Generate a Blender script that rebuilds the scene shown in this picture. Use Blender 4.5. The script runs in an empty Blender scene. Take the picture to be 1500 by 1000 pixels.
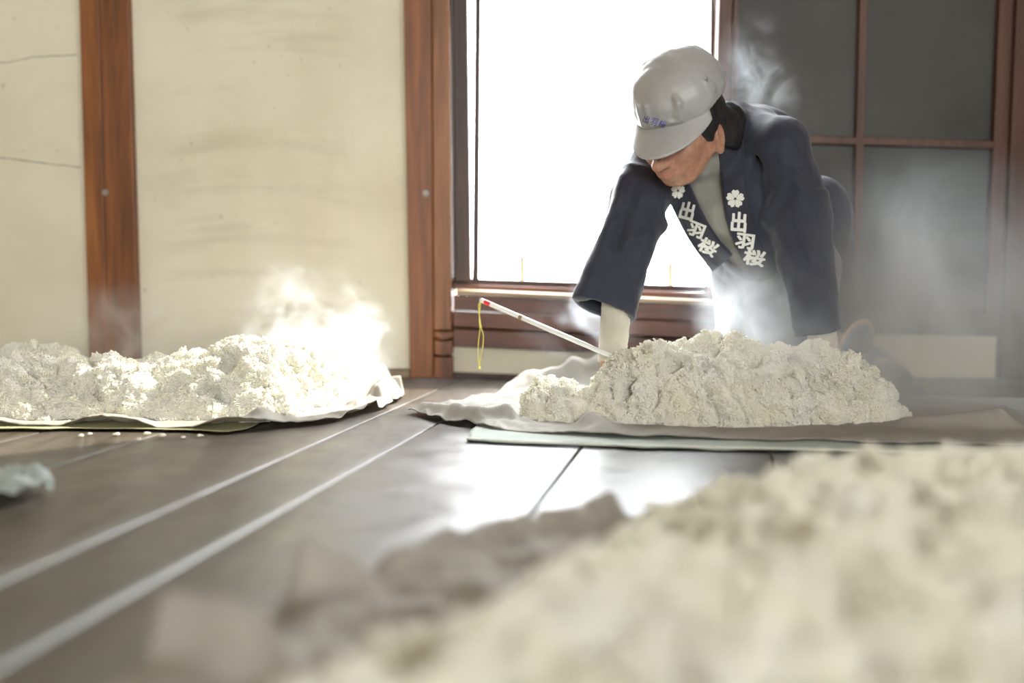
import bpy, bmesh, math, random
import numpy as np
from mathutils import Vector, Matrix
from mathutils.bvhtree import BVHTree
from mathutils.kdtree import KDTree

scene = bpy.context.scene
COL = scene.collection
random.seed(7)
RNG = np.random.default_rng(11)

# ------------------------------------------------------------------ camera
FPX = 1458.3                      # 35 mm lens on a 36 mm sensor, in pixels of the 1500 px frame
PITCH = math.radians(4.53)
CAMH = 0.33
cam_data = bpy.data.cameras.new('camera')
cam_data.lens = 35.0
cam_data.sensor_width = 36.0
cam_data.clip_start = 0.02
cam_data.clip_end = 200
cam = bpy.data.objects.new('camera', cam_data)
COL.objects.link(cam)
cam.location = (0, 0, CAMH)
cam.rotation_euler = (math.radians(90) - PITCH, 0, 0)
cam_data.dof.use_dof = True
cam_data.dof.focus_distance = 2.12
cam_data.dof.aperture_fstop = 1.1
scene.camera = cam

# ------------------------------------------------------------------ world, sun, exposure
world = bpy.data.worlds.new('bright_sky')
scene.world = world
world.use_nodes = True
wn = world.node_tree.nodes
bg = wn['Background']
bg.inputs['Color'].default_value = (0.93, 0.97, 1.0, 1)
bg.inputs['Strength'].default_value = 26.0

sun_data = bpy.data.lights.new('sun', 'SUN')
sun_data.energy = 12.5
sun_data.angle = math.radians(1.0)
sun_data.color = (1.0, 0.94, 0.82)
sun = bpy.data.objects.new('sun', sun_data)
COL.objects.link(sun)
SUN_TO = Vector((1.14, 1.0, 1.2)).normalized()       # towards the sun
sun.rotation_euler = (-SUN_TO).to_track_quat('-Z', 'Y').to_euler()
sun.location = (6, 6, 5)

scene.view_settings.view_transform = 'Standard'
scene.view_settings.look = 'None'
scene.view_settings.gamma = 1
scene.view_settings.use_curve_mapping = False
scene.view_settings.exposure = 0.36
scene.cycles.max_bounces = 8
scene.cycles.diffuse_bounces = 5
scene.cycles.glossy_bounces = 4
scene.cycles.transparent_max_bounces = 12
scene.cycles.volume_bounces = 3
scene.cycles.sample_clamp_indirect = 8.0
scene.cycles.caustics_reflective = False
scene.cycles.caustics_refractive = False

def portal(loc, rot, sx, sy):
    d = bpy.data.lights.new('window_portal', 'AREA')
    d.shape = 'RECTANGLE'; d.size = sx; d.size_y = sy
    d.cycles.is_portal = True
    o = bpy.data.objects.new('window_portal', d); COL.objects.link(o)
    o.location = loc; o.rotation_euler = rot
    return o

# ------------------------------------------------------------------ pixel helpers (a pixel gives a direction, the surface gives the distance)
_F = Vector((0, math.cos(PITCH), -math.sin(PITCH)))
_U = Vector((0, math.sin(PITCH), math.cos(PITCH)))
CAMP = Vector((0, 0, CAMH))
def ray(px, py):
    return _F + Vector((1, 0, 0)) * ((px - 750) / FPX) + _U * (-(py - 500) / FPX)
def P(px, py, Y):
    r = ray(px, py)
    return CAMP + r * (Y / r.y)
def G(px, py, z=0.0):
    r = ray(px, py)
    return CAMP + r * ((z - CAMH) / r.z)
def proj(p):
    v = Vector(p) - CAMP
    w = v.dot(_F)
    return 750 + FPX * v.x / w, 500 - FPX * v.dot(_U) / w
W = 2.82                                             # the back wall
BASE = proj((0, W, 0))[1]                            # pixel row of the wall's foot

# ------------------------------------------------------------------ numpy noise
def _hash(ix, iy, iz, s):
    h = (ix.astype(np.int64) * 374761393 + iy.astype(np.int64) * 668265263 + iz.astype(np.int64) * 2147483647 + s * 1274126177) & 0xffffffff
    h = ((h ^ (h >> 13)) * 1274126177) & 0xffffffff
    h = (h ^ (h >> 16)) & 0xffffffff
    return h.astype(np.float64) / 0xffffffff
def vnoise(x, y, z, s=0):
    ix, iy, iz = np.floor(x), np.floor(y), np.floor(z)
    fx, fy, fz = x - ix, y - iy, z - iz
    ux, uy, uz = [f * f * f * (f * (f * 6 - 15) + 10) for f in (fx, fy, fz)]
    r = 0
    for dx in (0, 1):
        for dy in (0, 1):
            for dz in (0, 1):
                w = (ux if dx else 1 - ux) * (uy if dy else 1 - uy) * (uz if dz else 1 - uz)
                r = r + w * _hash(ix + dx, iy + dy, iz + dz, s)
    return r * 2 - 1
def fbm(x, y, z, oct=4, s=0, billow=False):
    a, f, r = 1.0, 1.0, 0
    for i in range(oct):
        n = vnoise(x * f, y * f, z * f, s + i)
        r = r + a * ((1 - 2 * np.abs(n)) if billow else n)
        a *= 0.5; f *= 2.03
    return r
def worley(x, y, z, s=0):
    ix, iy, iz = np.floor(x), np.floor(y), np.floor(z)
    best = np.full(x.shape, 9.0)
    for dx in (-1, 0, 1):
        for dy in (-1, 0, 1):
            for dz in (-1, 0, 1):
                cx, cy, cz = ix + dx, iy + dy, iz + dz
                d = (cx + _hash(cx, cy, cz, s) - x) ** 2 + (cy + _hash(cx, cy, cz, s + 1) - y) ** 2 + (cz + _hash(cx, cy, cz, s + 2) - z) ** 2
                best = np.minimum(best, d)
    return np.sqrt(best)

# ------------------------------------------------------------------ objects
def tag(o, label=None, cat=None, group=None, kind=None):
    if label: o['label'] = label
    if cat: o['category'] = cat
    if group: o['group'] = group
    if kind: o['kind'] = kind
    return o
def empty(name, loc=(0, 0, 0)):
    o = bpy.data.objects.new(name, None); COL.objects.link(o)
    o.location = loc; o.empty_display_size = 0.05
    return o
def obj(name, me, mat=None, parent=None, smooth=False):
    o = bpy.data.objects.new(name, me); COL.objects.link(o)
    if mat is not None and not me.materials: me.materials.append(mat)
    if parent is not None:
        o.parent = parent
        o.matrix_parent_inverse = Matrix.Translation(-parent.location) if parent.type == 'EMPTY' else Matrix.Identity(4)
    if smooth:
        me.polygons.foreach_set('use_smooth', [True] * len(me.polygons))
    return o
def mesh(name, verts, faces):
    me = bpy.data.meshes.new(name)
    me.from_pydata([tuple(v) for v in verts], [], [tuple(f) for f in faces])
    me.update()
    return me
def bm_mesh(name, bm):
    bmesh.ops.recalc_face_normals(bm, faces=bm.faces)
    me = bpy.data.meshes.new(name); bm.to_mesh(me); bm.free()
    return me
def bevel(bm, w, seg=2):
    bmesh.ops.bevel(bm, geom=list(bm.edges), offset=w, segments=seg, profile=0.5, affect='EDGES', clamp_overlap=True)
def hexa(pts, bw=0.0, seg=2, name='block'):
    """pts: 4 front corners then 4 back corners."""
    bm = bmesh.new()
    v = [bm.verts.new(p) for p in pts]
    for f in ((0, 1, 2, 3), (7, 6, 5, 4), (0, 4, 5, 1), (1, 5, 6, 2), (2, 6, 7, 3), (3, 7, 4, 0)):
        bm.faces.new([v[i] for i in f])
    if bw: bevel(bm, bw, seg)
    return bm_mesh(name, bm)
def box(x0, x1, y0, y1, z0, z1, bw=0.0, name='block'):
    f = [(x0, y0, z0), (x1, y0, z0), (x1, y0, z1), (x0, y0, z1)]
    b = [(x0, y1, z0), (x1, y1, z0), (x1, y1, z1), (x0, y1, z1)]
    return hexa(f + b, bw, 2, name)
def slab(quad, Y, thick, bw=0.002, floor=False):
    """a straight timber or panel: four pixel corners (bl, br, tr, tl) on the plane y = Y, pushed back by thick."""
    f = [P(x, y, Y) for x, y in quad]
    if floor:
        f[0].z = f[1].z = 0.001
    b = [p + Vector((0, thick, 0)) for p in f]
    return hexa(f + b, bw)
def lx(x0, x1, y):                 # x of a near-vertical line through (x0, 0) and (x1, 520)
    return x0 + (x1 - x0) * y / 520.0
def vslab(l0, l1, r0, r1, yt, yb, Y, thick, bw=0.002, floor=False):
    return slab([(lx(l0, l1, yb), yb), (lx(r0, r1, yb), yb), (lx(r0, r1, yt), yt), (lx(l0, l1, yt), yt)], Y, thick, bw, floor)
def tube(path, radii, n=10, name='tube', cap=True):
    path = [Vector(p) for p in path]
    if not hasattr(radii, '__len__'): radii = [radii] * len(path)
    verts, faces = [], []
    ref = Vector((0.13, 0.37, 0.92))
    for i, p in enumerate(path):
        t = (path[min(i + 1, len(path) - 1)] - path[max(i - 1, 0)]).normalized()
        a = t.cross(ref).normalized(); b = t.cross(a)
        for k in range(n):
            an = 2 * math.pi * k / n
            verts.append(p + (a * math.cos(an) + b * math.sin(an)) * radii[i])
    for i in range(len(path) - 1):
        for k in range(n):
            k2 = (k + 1) % n
            faces.append((i * n + k, i * n + k2, (i + 1) * n + k2, (i + 1) * n + k))
    if cap:
        faces.append(tuple(range(n))[::-1]); faces.append(tuple((len(path) - 1) * n + k for k in range(n)))
    return mesh(name, verts, faces)
def catmull(pts, n=8):
    pts = [Vector(p) for p in pts]
    q = [pts[0] * 2 - pts[1]] + pts + [pts[-1] * 2 - pts[-2]]
    out = []
    for i in range(1, len(q) - 2):
        for k in range(n):
            t = k / n
            a, b, c, d = q[i - 1], q[i], q[i + 1], q[i + 2]
            out.append(0.5 * ((2 * b) + (c - a) * t + (2 * a - 5 * b + 4 * c - d) * t * t + (3 * b - a - 3 * c + d) * t ** 3))
    out.append(pts[-1])
    return out

# ------------------------------------------------------------------ materials
def mat(name, color, rough=0.6, **kw):
    m = bpy.data.materials.new(name); m.use_nodes = True
    p = m.node_tree.nodes['Principled BSDF']
    p.inputs['Base Color'].default_value = (*color, 1)
    p.inputs['Roughness'].default_value = rough
    for k, v in kw.items():
        p.inputs[k.replace('_', ' ')].default_value = v
    return m
def nd(m, kind, **props):
    n = m.node_tree.nodes.new(kind)
    for k, v in props.items(): setattr(n, k, v)
    return n
def lk(m, a, ao, b, bi):
    m.node_tree.links.new(a.outputs[ao], b.inputs[bi])
def coords(m, scale=(1, 1, 1), rot=(0, 0, 0)):
    g = nd(m, 'ShaderNodeNewGeometry'); mp = nd(m, 'ShaderNodeMapping')
    lk(m, g, 'Position', mp, 'Vector')
    mp.inputs['Scale'].default_value = scale; mp.inputs['Rotation'].default_value = rot
    return mp
def noise_tex(m, mp, scale, detail=4, rough=0.55, dist=0.0):
    t = nd(m, 'ShaderNodeTexNoise'); lk(m, mp, 'Vector', t, 'Vector')
    t.inputs['Scale'].default_value = scale; t.inputs['Detail'].default_value = detail
    t.inputs['Roughness'].default_value = rough; t.inputs['Distortion'].default_value = dist
    return t
def ramp(m, src, out, stops):
    r = nd(m, 'ShaderNodeValToRGB'); lk(m, src, out, r, 'Fac')
    e = r.color_ramp.elements
    while len(e) < len(stops): e.new(0.5)
    for i, (pos, c) in enumerate(stops):
        e[i].position = pos; e[i].color = (*c, 1)
    return r
def bump(m, src, out, strength=0.3, dist=0.002, chain=None):
    b = nd(m, 'ShaderNodeBump'); lk(m, src, out, b, 'Height')
    b.inputs['Strength'].default_value = strength; b.inputs['Distance'].default_value = dist
    if chain: lk(m, chain, 'Normal', b, 'Normal')
    lk(m, b, 'Normal', m.node_tree.nodes['Principled BSDF'], 'Normal')
    return b
def bsdf(m): return m.node_tree.nodes['Principled BSDF']
def wood(name, c0, c1, c2, rough=0.45, axis='z', scale=1.0, rot=(0, 0, 0), bstr=0.25):
    m = mat(name, c1, rough)
    st = {'z': (9, 9, 0.55), 'x': (0.55, 9, 9), 'y': (9, 0.55, 9)}[axis]
    mp = coords(m, tuple(s * scale for s in st), rot)
    a = noise_tex(m, mp, 2.2, 7, 0.62, 0.6)
    b = noise_tex(m, mp, 9.0, 5, 0.6, 0.2)
    mx = nd(m, 'ShaderNodeMix'); mx.data_type = 'FLOAT'
    mx.inputs[0].default_value = 0.4
    lk(m, a, 'Fac', mx, 2); lk(m, b, 'Fac', mx, 3)
    r = ramp(m, mx, 0, [(0.32, c0), (0.5, c1), (0.68, c2)])
    info = nd(m, 'ShaderNodeObjectInfo')
    hs = nd(m, 'ShaderNodeHueSaturation'); lk(m, r, 'Color', hs, 'Color')
    mr = nd(m, 'ShaderNodeMapRange'); lk(m, info, 'Random', mr, 'Value')
    mr.inputs['To Min'].default_value = 0.85; mr.inputs['To Max'].default_value = 1.15
    lk(m, mr, 'Result', hs, 'Value')
    lk(m, hs, 'Color', bsdf(m), 'Base Color')
    bump(m, mx, 0, bstr, 0.002)
    return m
M = {}
M['post'] = wood('red_brown_cedar', (0.06, 0.018, 0.004), (0.19, 0.060, 0.011), (0.30, 0.11, 0.024), 0.45)
M['post_light'] = wood('light_cedar_jamb', (0.10, 0.034, 0.008), (0.24, 0.090, 0.022), (0.36, 0.16, 0.05), 0.45)
M['rail'] = wood('brown_rail_wood', (0.05, 0.016, 0.007), (0.13, 0.042, 0.018), (0.20, 0.075, 0.034), 0.45, 'x')
M['sash'] = wood('dark_sash_wood', (0.03, 0.014, 0.009), (0.065, 0.03, 0.018), (0.11, 0.055, 0.035), 0.5)
M['doorwood'] = wood('door_frame_wood', (0.04, 0.015, 0.007), (0.09, 0.035, 0.017), (0.14, 0.06, 0.03), 0.5)
M['ledge'] = wood('pale_ledge_wood', (0.18, 0.12, 0.07), (0.32, 0.23, 0.14), (0.45, 0.35, 0.23), 0.5, 'x')
# plaster with faint arcs of trowel smears
def plaster():
    m = mat('cream_plaster', (0.74, 0.67, 0.47), 0.8)
    mp = coords(m, (1, 1, 1))
    big = noise_tex(m, mp, 2.5, 5, 0.6)
    base = ramp(m, big, 'Fac', [(0.3, (0.67, 0.61, 0.45)), (0.55, (0.77, 0.715, 0.555)), (0.8, (0.81, 0.76, 0.61))])
    # broad faint arcs: bend the height by the square of the distance from the panel's middle
    g = nd(m, 'ShaderNodeNewGeometry'); sx = nd(m, 'ShaderNodeSeparateXYZ'); lk(m, g, 'Position', sx, 0)
    dx = nd(m, 'ShaderNodeMath', operation='ADD'); lk(m, sx, 'X', dx, 0); dx.inputs[1].default_value = 0.72
    d2 = nd(m, 'ShaderNodeMath', operation='MULTIPLY'); lk(m, dx, 0, d2, 0); lk(m, dx, 0, d2, 1)
    zz = nd(m, 'ShaderNodeMath', operation='MULTIPLY_ADD'); lk(m, d2, 0, zz, 0); zz.inputs[1].default_value = 0.35; lk(m, sx, 'Z', zz, 2)
    cx = nd(m, 'ShaderNodeCombineXYZ'); lk(m, sx, 'X', cx, 'X'); lk(m, zz, 0, cx, 'Z')
    mp2 = nd(m, 'ShaderNodeMapping'); lk(m, cx, 0, mp2, 'Vector'); mp2.inputs['Scale'].default_value = (1.3, 1, 11)
    sm = noise_tex(m, mp2, 1.0, 4, 0.6, 0.4)
    sr = ramp(m, sm, 'Fac', [(0.50, (0, 0, 0)), (0.74, (1, 1, 1))])
    ab = nd(m, 'ShaderNodeMath', operation='ABSOLUTE'); lk(m, dx, 0, ab, 0)
    pr = nd(m, 'ShaderNodeMapRange', interpolation_type='SMOOTHSTEP'); lk(m, ab, 0, pr, 'Value')
    pr.inputs['From Min'].default_value = 0.34; pr.inputs['From Max'].default_value = 0.16
    mul = nd(m, 'ShaderNodeMath', operation='MULTIPLY'); lk(m, sr, 'Color', mul, 0); lk(m, pr, 'Result', mul, 1)
    mul2 = nd(m, 'ShaderNodeMath', operation='MULTIPLY'); lk(m, mul, 0, mul2, 0); mul2.inputs[1].default_value = 0.4
    mx = nd(m, 'ShaderNodeMix'); mx.data_type = 'RGBA'
    lk(m, mul2, 0, mx, 0); lk(m, base, 'Color', mx, 6); mx.inputs[7].default_value = (0.36, 0.31, 0.20, 1)
    mp4 = coords(m, (1, 1, 1)); sp = noise_tex(m, mp4, 38, 2, 0.4)
    spr = ramp(m, sp, 'Fac', [(0.72, (0, 0, 0)), (0.80, (0.35, 0.35, 0.35))])
    mx2 = nd(m, 'ShaderNodeMix'); mx2.data_type = 'RGBA'
    lk(m, spr, 'Color', mx2, 0); lk(m, mx, 2, mx2, 6); mx2.inputs[7].default_value = (0.25, 0.21, 0.14, 1)
    lk(m, mx2, 2, bsdf(m), 'Base Color')
    fine = noise_tex(m, mp, 60, 4, 0.6)
    bump(m, fine, 'Fac', 0.12, 0.002)
    return m
M['plaster'] = plaster()
M['crack'] = mat('crack_shadow', (0.16, 0.13, 0.09), 0.9)
def doorpanel():
    m = mat('grey_olive_board', (0.10, 0.10, 0.083), 0.55)
    mp = coords(m, (1, 1, 1)); n = noise_tex(m, mp, 3, 4)
    r = ramp(m, n, 'Fac', [(0.3, (0.034, 0.033, 0.026)), (0.7, (0.062, 0.061, 0.05))])
    lk(m, r, 'Color', bsdf(m), 'Base Color')
    return m
M['panel'] = doorpanel()
M['bolt'] = mat('dull_steel', (0.30, 0.28, 0.24), 0.5, Metallic=0.4)
M['white'] = mat('white_paint', (0.8, 0.8, 0.78), 0.5)
def glass():
    m = bpy.data.materials.new('window_glass'); m.use_nodes = True
    nt = m.node_tree; nt.nodes.remove(bsdf(m))
    t = nd(m, 'ShaderNodeBsdfTransparent'); g = nd(m, 'ShaderNodeBsdfGlossy'); g.inputs['Roughness'].default_value = 0.02
    mx = nd(m, 'ShaderNodeMixShader'); mx.inputs[0].default_value = 0.05; lk(m, t, 0, mx, 1); lk(m, g, 0, mx, 2)
    lk(m, mx, 0, nt.nodes['Material Output'], 'Surface')
    return m
M['glass'] = glass()
def floorwood():
    m = wood('worn_dark_floorboard', (0.018, 0.013, 0.009), (0.042, 0.031, 0.021), (0.070, 0.054, 0.038), 0.26, 'y', 0.8, (0, 0, math.radians(12)), 0.12)
    p = bsdf(m)
    mp = coords(m, (1, 1, 1)); n = noise_tex(m, mp, 6, 5, 0.6)
    r = ramp(m, n, 'Fac', [(0.3, (0.28, 0.28, 0.28)), (0.7, (0.50, 0.50, 0.50))])
    lk(m, r, 'Color', p, 'Roughness')
    p.inputs['IOR'].default_value = 1.65; p.inputs['Specular IOR Level'].default_value = 0.6
    return m
M['floor'] = floorwood()
M['under'] = mat('dark_subfloor', (0.03, 0.025, 0.02), 0.9)
M['wallpaint'] = mat('pale_wall', (0.66, 0.60, 0.46), 0.8)
M['ceil'] = wood('ceiling_wood', (0.12, 0.07, 0.04), (0.22, 0.14, 0.08), (0.30, 0.2, 0.12), 0.6, 'x')
M['snow'] = mat('snow', (0.85, 0.87, 0.9), 0.8)

# ------------------------------------------------------------------ the room shell
WT = 2.98          # back face of the wall
hx0, hx1, hz0, hz1 = P(664, 300, W).x, P(1058, 300, W).x, 0.19, 1.85
wall = tag(empty('wall_back', (0, W, 0)), kind='structure')
for nm, b in (('wall_core', (-2.6, hx0, W + 0.09, WT, 0, 2.55)), ('wall_core', (hx1, 2.6, W + 0.09, WT, 0, 2.55)),
              ('wall_core', (hx0, hx1, W + 0.09, WT, 0, hz0)), ('wall_core', (hx0, hx1, W + 0.09, WT, hz1, 2.55))):
    obj(nm, box(*b), M['wallpaint'], wall)
TOP = -760
# plaster panels between the posts
obj('plaster_panel', vslab(-900, -890, 118, 131, TOP, BASE, W + 0.028, 0.06, 0.003, True), M['plaster'], wall)
obj('plaster_panel', vslab(186, 201, 594, 602, TOP, 540.5, W + 0.028, 0.06, 0.004), M['plaster'], wall)
obj('plaster_panel', slab([(660, 549), (1045, 562), (1045, 523), (660, 507)], W + 0.03, 0.05, 0.002), M['plaster'], wall)
obj('plaster_panel', slab([(1060, BASE + 6), (1475, BASE + 14), (1475, 493), (1060, 482)], W + 0.03, 0.05, 0.002), M['plaster'], wall)
obj('plaster_panel', vslab(1048, 1040, 1900, 1900, TOP, BASE, W + 0.06, 0.03, 0.002, True), M['wallpaint'], wall)
# hairline cracks in the far panel
def crack(pts, w):
    c = catmull([P(x, y, W + 0.0275) for x, y in pts], 6)
    jit = [p + Vector((0, 0, random.uniform(-0.0012, 0.0012))) for p in c]
    return tube(jit, [w * random.uniform(0.5, 1.1) for _ in jit], 5, 'crack')
obj('crack', crack([(-40, 92), (10, 91), (45, 84), (85, 82), (114, 80)], 0.0011), M['crack'], wall)
obj('crack', crack([(-40, 226), (5, 231), (40, 236), (70, 240), (100, 243), (118, 245)], 0.0014), M['crack'], wall)
# skirting ledge below the big panel
obj('ledge', slab([(198, BASE - 1), (601, BASE + 0), (601, 542), (198, 540)], W + 0.012, 0.07, 0.003), M['ledge'], wall)
obj('ledge', slab([(-400, BASE - 1), (132, BASE), (132, 546), (-400, 546)], W + 0.012, 0.07, 0.003), M['ledge'], wall)
# posts
def bolt(px, py, Y, parent):
    c = P(px, py, Y)
    bm = bmesh.new()
    bmesh.ops.create_cone(bm, cap_ends=True, segments=20, radius1=0.0095, radius2=0.0085, depth=0.005)
    bmesh.ops.rotate(bm, verts=bm.verts, matrix=Matrix.Rotation(math.radians(90), 3, 'X'))
    r2 = bmesh.ops.create_cone(bm, cap_ends=True, segments=6, radius1=0.0055, radius2=0.0045, depth=0.009)['verts']
    bmesh.ops.rotate(bm, verts=r2, matrix=Matrix.Rotation(math.radians(90), 3, 'X'))
    bmesh.ops.translate(bm, verts=bm.verts, vec=c + Vector((0, -0.002, 0)))
    return obj('bolt', bm_mesh('bolt', bm), M['bolt'], parent)
t1 = tag(empty('trim_1', P(160, BASE, W)), kind='structure')
obj('post_board', vslab(115.5, 130, 144.6, 157.6, TOP, BASE, W, 0.1, 0.0025, True), M['post'], t1)
obj('post_board', vslab(145, 158, 187.5, 203, TOP, BASE, W, 0.1, 0.0025, True), M['post'], t1)
bolt(155, 282, W, t1)
t2 = tag(empty('trim_2', P(630, BASE, W)), kind='structure')
obj('post_board', vslab(591, 600, 632, 635, TOP, BASE, W, 0.1, 0.003, True), M['post'], t2)
jy = W - 0.006
obj('jamb_board', vslab(632.5, 635.5, 658, 662, TOP, 484, jy, 0.1, 0.004), M['post_light'], t2)
def chevron(yt, yb, dip_t, dip_b, inset, Y):
    l, r = 635.5, 663.5
    mid = (l + r) / 2
    pts = [(l + inset, yb), (mid, yb + dip_b), (r - inset, yb), (r - inset, yt), (mid, yt + dip_t), (l + inset, yt)]
    bm = bmesh.new()
    f = [bm.verts.new(P(x, y, Y)) for x, y in pts]; k = [bm.verts.new(P(x, y, Y) + Vector((0, 0.09, 0))) for x, y in pts]
    bm.faces.new(f); bm.faces.new(k[::-1])
    for i in range(6): bm.faces.new([f[i], k[i], k[(i + 1) % 6], f[(i + 1) % 6]])
    bevel(bm, 0.0035, 2)
    return bm_mesh('carving', bm)
obj('carved_block', chevron(484, 494, 4, 5, 0, jy - 0.002), M['post'], t2)
obj('carved_block', chevron(497, 519, 5, 3, 0.5, jy - 0.004), M['post'], t2)
obj('carved_block', chevron(522, BASE, 3, 0, 0, jy - 0.005), M['post'], t2)
bolt(624, 283, W, t2)
# window: outer frame, two stiles, rails, sill, glass
win = tag(empty('window_1', P(870, 430, W)), kind='structure')
obj('frame_stile', vslab(663.5, 667, 685, 691, TOP, 412, W + 0.015, 0.08, 0.003), M['sash'], win)
sash = obj('sash_stile', vslab(695.5, 690.5, 704.5, 700.5, TOP, 412, W + 0.05, 0.03, 0.002), M['sash'], win)
obj('sash_stile', vslab(1041, 1036, 1047, 1041, TOP, 420, W + 0.05, 0.03, 0.002), M['sash'], win)
obj('frame_stile', vslab(1053, 1037, 1074, 1060, TOP, 450, W + 0.005, 0.09, 0.003), M['doorwood'], win)
obj('sash_rail', slab([(664, 417), (1040, 428), (1040, 419), (664, 407)], W + 0.045, 0.04, 0.002), M['sash'], win)
obj('frame_rail', slab([(664, 424), (1040, 437), (1040, 429), (664, 416)], W + 0.02, 0.07, 0.002), M['rail'], win)
sill_f = [P(668, 431, W - 0.03), P(1052, 448, W - 0.03), P(1052, 441, W - 0.025), P(668, 424.5, W - 0.025)]
sill_b = [p + Vector((0, 0.13, 0)) for p in sill_f]
sill_b[2].z += 0.008; sill_b[3].z += 0.008
obj('sill', hexa(sill_f + sill_b, 0.002), M['ledge'], win)
pane_q = [(696, 414), (1044, 424), (1050, TOP + 20), (700, TOP + 20)]
obj('pane', slab(pane_q, W + 0.062, 0.004, 0), M['glass'], win)
for (a, b, c, d, Y, mt) in ((454, 472, 432, 449, W - 0.01, 'rail'), (478, 497, 455.5, 473.5, W + 0.0, 'rail'), (507, 524, 481.5, 500.5, W - 0.002, 'post')):
    obj('apron_board', slab([(664, a), (1058, b), (1058, d), (664, c)], Y, 0.08, 0.002), wood('apron_wood', (0.05, 0.016, 0.007), (0.14, 0.045, 0.018), (0.22, 0.08, 0.035), 0.45, 'x') if mt == 'rail' else M['rail'], win)
obj('base_board', slab([(664, BASE), (1058, BASE + 9), (1058, 561), (664, 546)], W + 0.0, 0.08, 0.002, True), M['sash'], win)
# panelled sliding door on the right
door = tag(empty('door_1', P(1270, BASE, W)), kind='structure')
dy = W + 0.02
obj('stile', vslab(1075, 1064, 1082, 1072, TOP, 455, dy - 0.006, 0.05, 0.002), M['sash'], door)
obj('muntin', vslab(1260, 1246, 1272, 1257, TOP, 458, dy, 0.04, 0.002), M['doorwood'], door)
obj('stile', vslab(1465, 1443, 1488, 1466, TOP, 480, dy - 0.004, 0.05, 0.003), M['doorwood'], door)
obj('stile', vslab(1490, 1468, 1530, 1508, TOP, BASE, dy - 0.025, 0.05, 0.003, True), M['doorwood'], door)
obj('muntin', slab([(1070, 207), (1456, 217), (1456, 206), (1070, 195)], dy + 0.001, 0.038, 0.002), M['doorwood'], door)
obj('bottom_rail', slab([(1062, 484), (1500, 493), (1500, 460), (1062, 450)], dy - 0.003, 0.05, 0.003), M['sash'], door)
for q in ([(1070, 205), (1255, 209), (1262, TOP), (1076, TOP)], [(1254, 209), (1459, 215), (1490, TOP), (1260, TOP)],
          [(1062, 456), (1252, 460), (1255, 203), (1070, 203)], [(1250, 460), (1448, 464), (1458, 205), (1254, 205)]):
    obj('panel', slab(q, dy + 0.022, 0.01, 0), M['panel'], door)
obj('panel', slab([(1486, 560), (1900, 580), (1900, TOP), (1500, TOP)], dy + 0.01, 0.02, 0), M['panel'], door)

# other walls, ceiling (out of view, they hold the light in)
XL, XR, YR, ZC = -2.4, 2.3, -6.0, 2.5
tag(obj('wall_left', box(XL - 0.1, XL, YR, WT, 0, ZC), M['wallpaint']), kind='structure')
def holed(name, along, at, a0, a1, h0, h1, z0, z1):
    w = tag(empty(name), kind='structure')
    lo, hi = (XL, XR) if along == 'x' else (YR, WT)
    for (u0, u1, v0, v1) in ((lo, h0, 0, ZC), (h1, hi, 0, ZC), (h0, h1, 0, z0), (h0, h1, z1, ZC)):
        if u1 - u0 < 0.02: continue
        b = (u0, u1, at, at + a1, v0, v1) if along == 'x' else (at, at + a1, u0, u1, v0, v1)
        obj('wall_core', box(*b), M['wallpaint'], w)
    for k in range(5):
        u = h0 + (h1 - h0) * k / 4
        b = (u - 0.02, u + 0.02, at + 0.02, at + 0.06, z0, z1) if along == 'x' else (at + 0.02, at + 0.06, u - 0.02, u + 0.02, z0, z1)
        obj('window_post', box(*b), M['sash'], w)
    return w
SW = (-2.6, -0.9, 1.5, 2.3)         # high window in the right wall
RW = (-0.4, 1.9, 0.8, 2.1)         # opening in the rear wall
holed('wall_rear', 'x', YR - 0.1, 0, 0.1, RW[0], RW[1], RW[2], RW[3])
holed('wall_right', 'y', XR, 0, 0.1, SW[0], SW[1], SW[2], SW[3])
tag(obj('ceiling', box(XL - 0.1, XR + 0.1, YR - 0.1, WT, ZC, ZC + 0.1), M['ceil']), kind='structure')
portal(((RW[0] + RW[1]) / 2, YR - 0.12, (RW[2] + RW[3]) / 2), (math.radians(90), 0, 0), RW[1] - RW[0], RW[3] - RW[2])
portal((XR + 0.12, (SW[0] + SW[1]) / 2, (SW[2] + SW[3]) / 2), (0, math.radians(90), 0), SW[3] - SW[2], SW[1] - SW[0])
portal(((hx0 + hx1) / 2, WT + 0.02, (hz0 + hz1) / 2), (math.radians(-90), 0, 0), hx1 - hx0, hz1 - hz0)

# outside: snow and two fence stakes
tag(obj('ground_snow', box(-14, 14, WT + 0.02, 24, -0.6, -0.5), M['snow']), kind='structure')
M['stake'] = wood('weathered_stake', (0.16, 0.10, 0.06), (0.28, 0.18, 0.11), (0.4, 0.28, 0.18), 0.7)
for i, (px, top, lab) in enumerate(((765, 374, 'brown wooden stake in the snow outside the window'), (982, 384, 'brown stake outside the window beside the man in the navy coat'))):
    c = P(px, top, 3.06)
    o = tag(obj('fence_stake', box(c.x - 0.009, c.x + 0.009, 3.05, 3.072, -0.5, c.z, 0.003), M['stake']), lab, 'stake', 'stakes outside the window')

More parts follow.
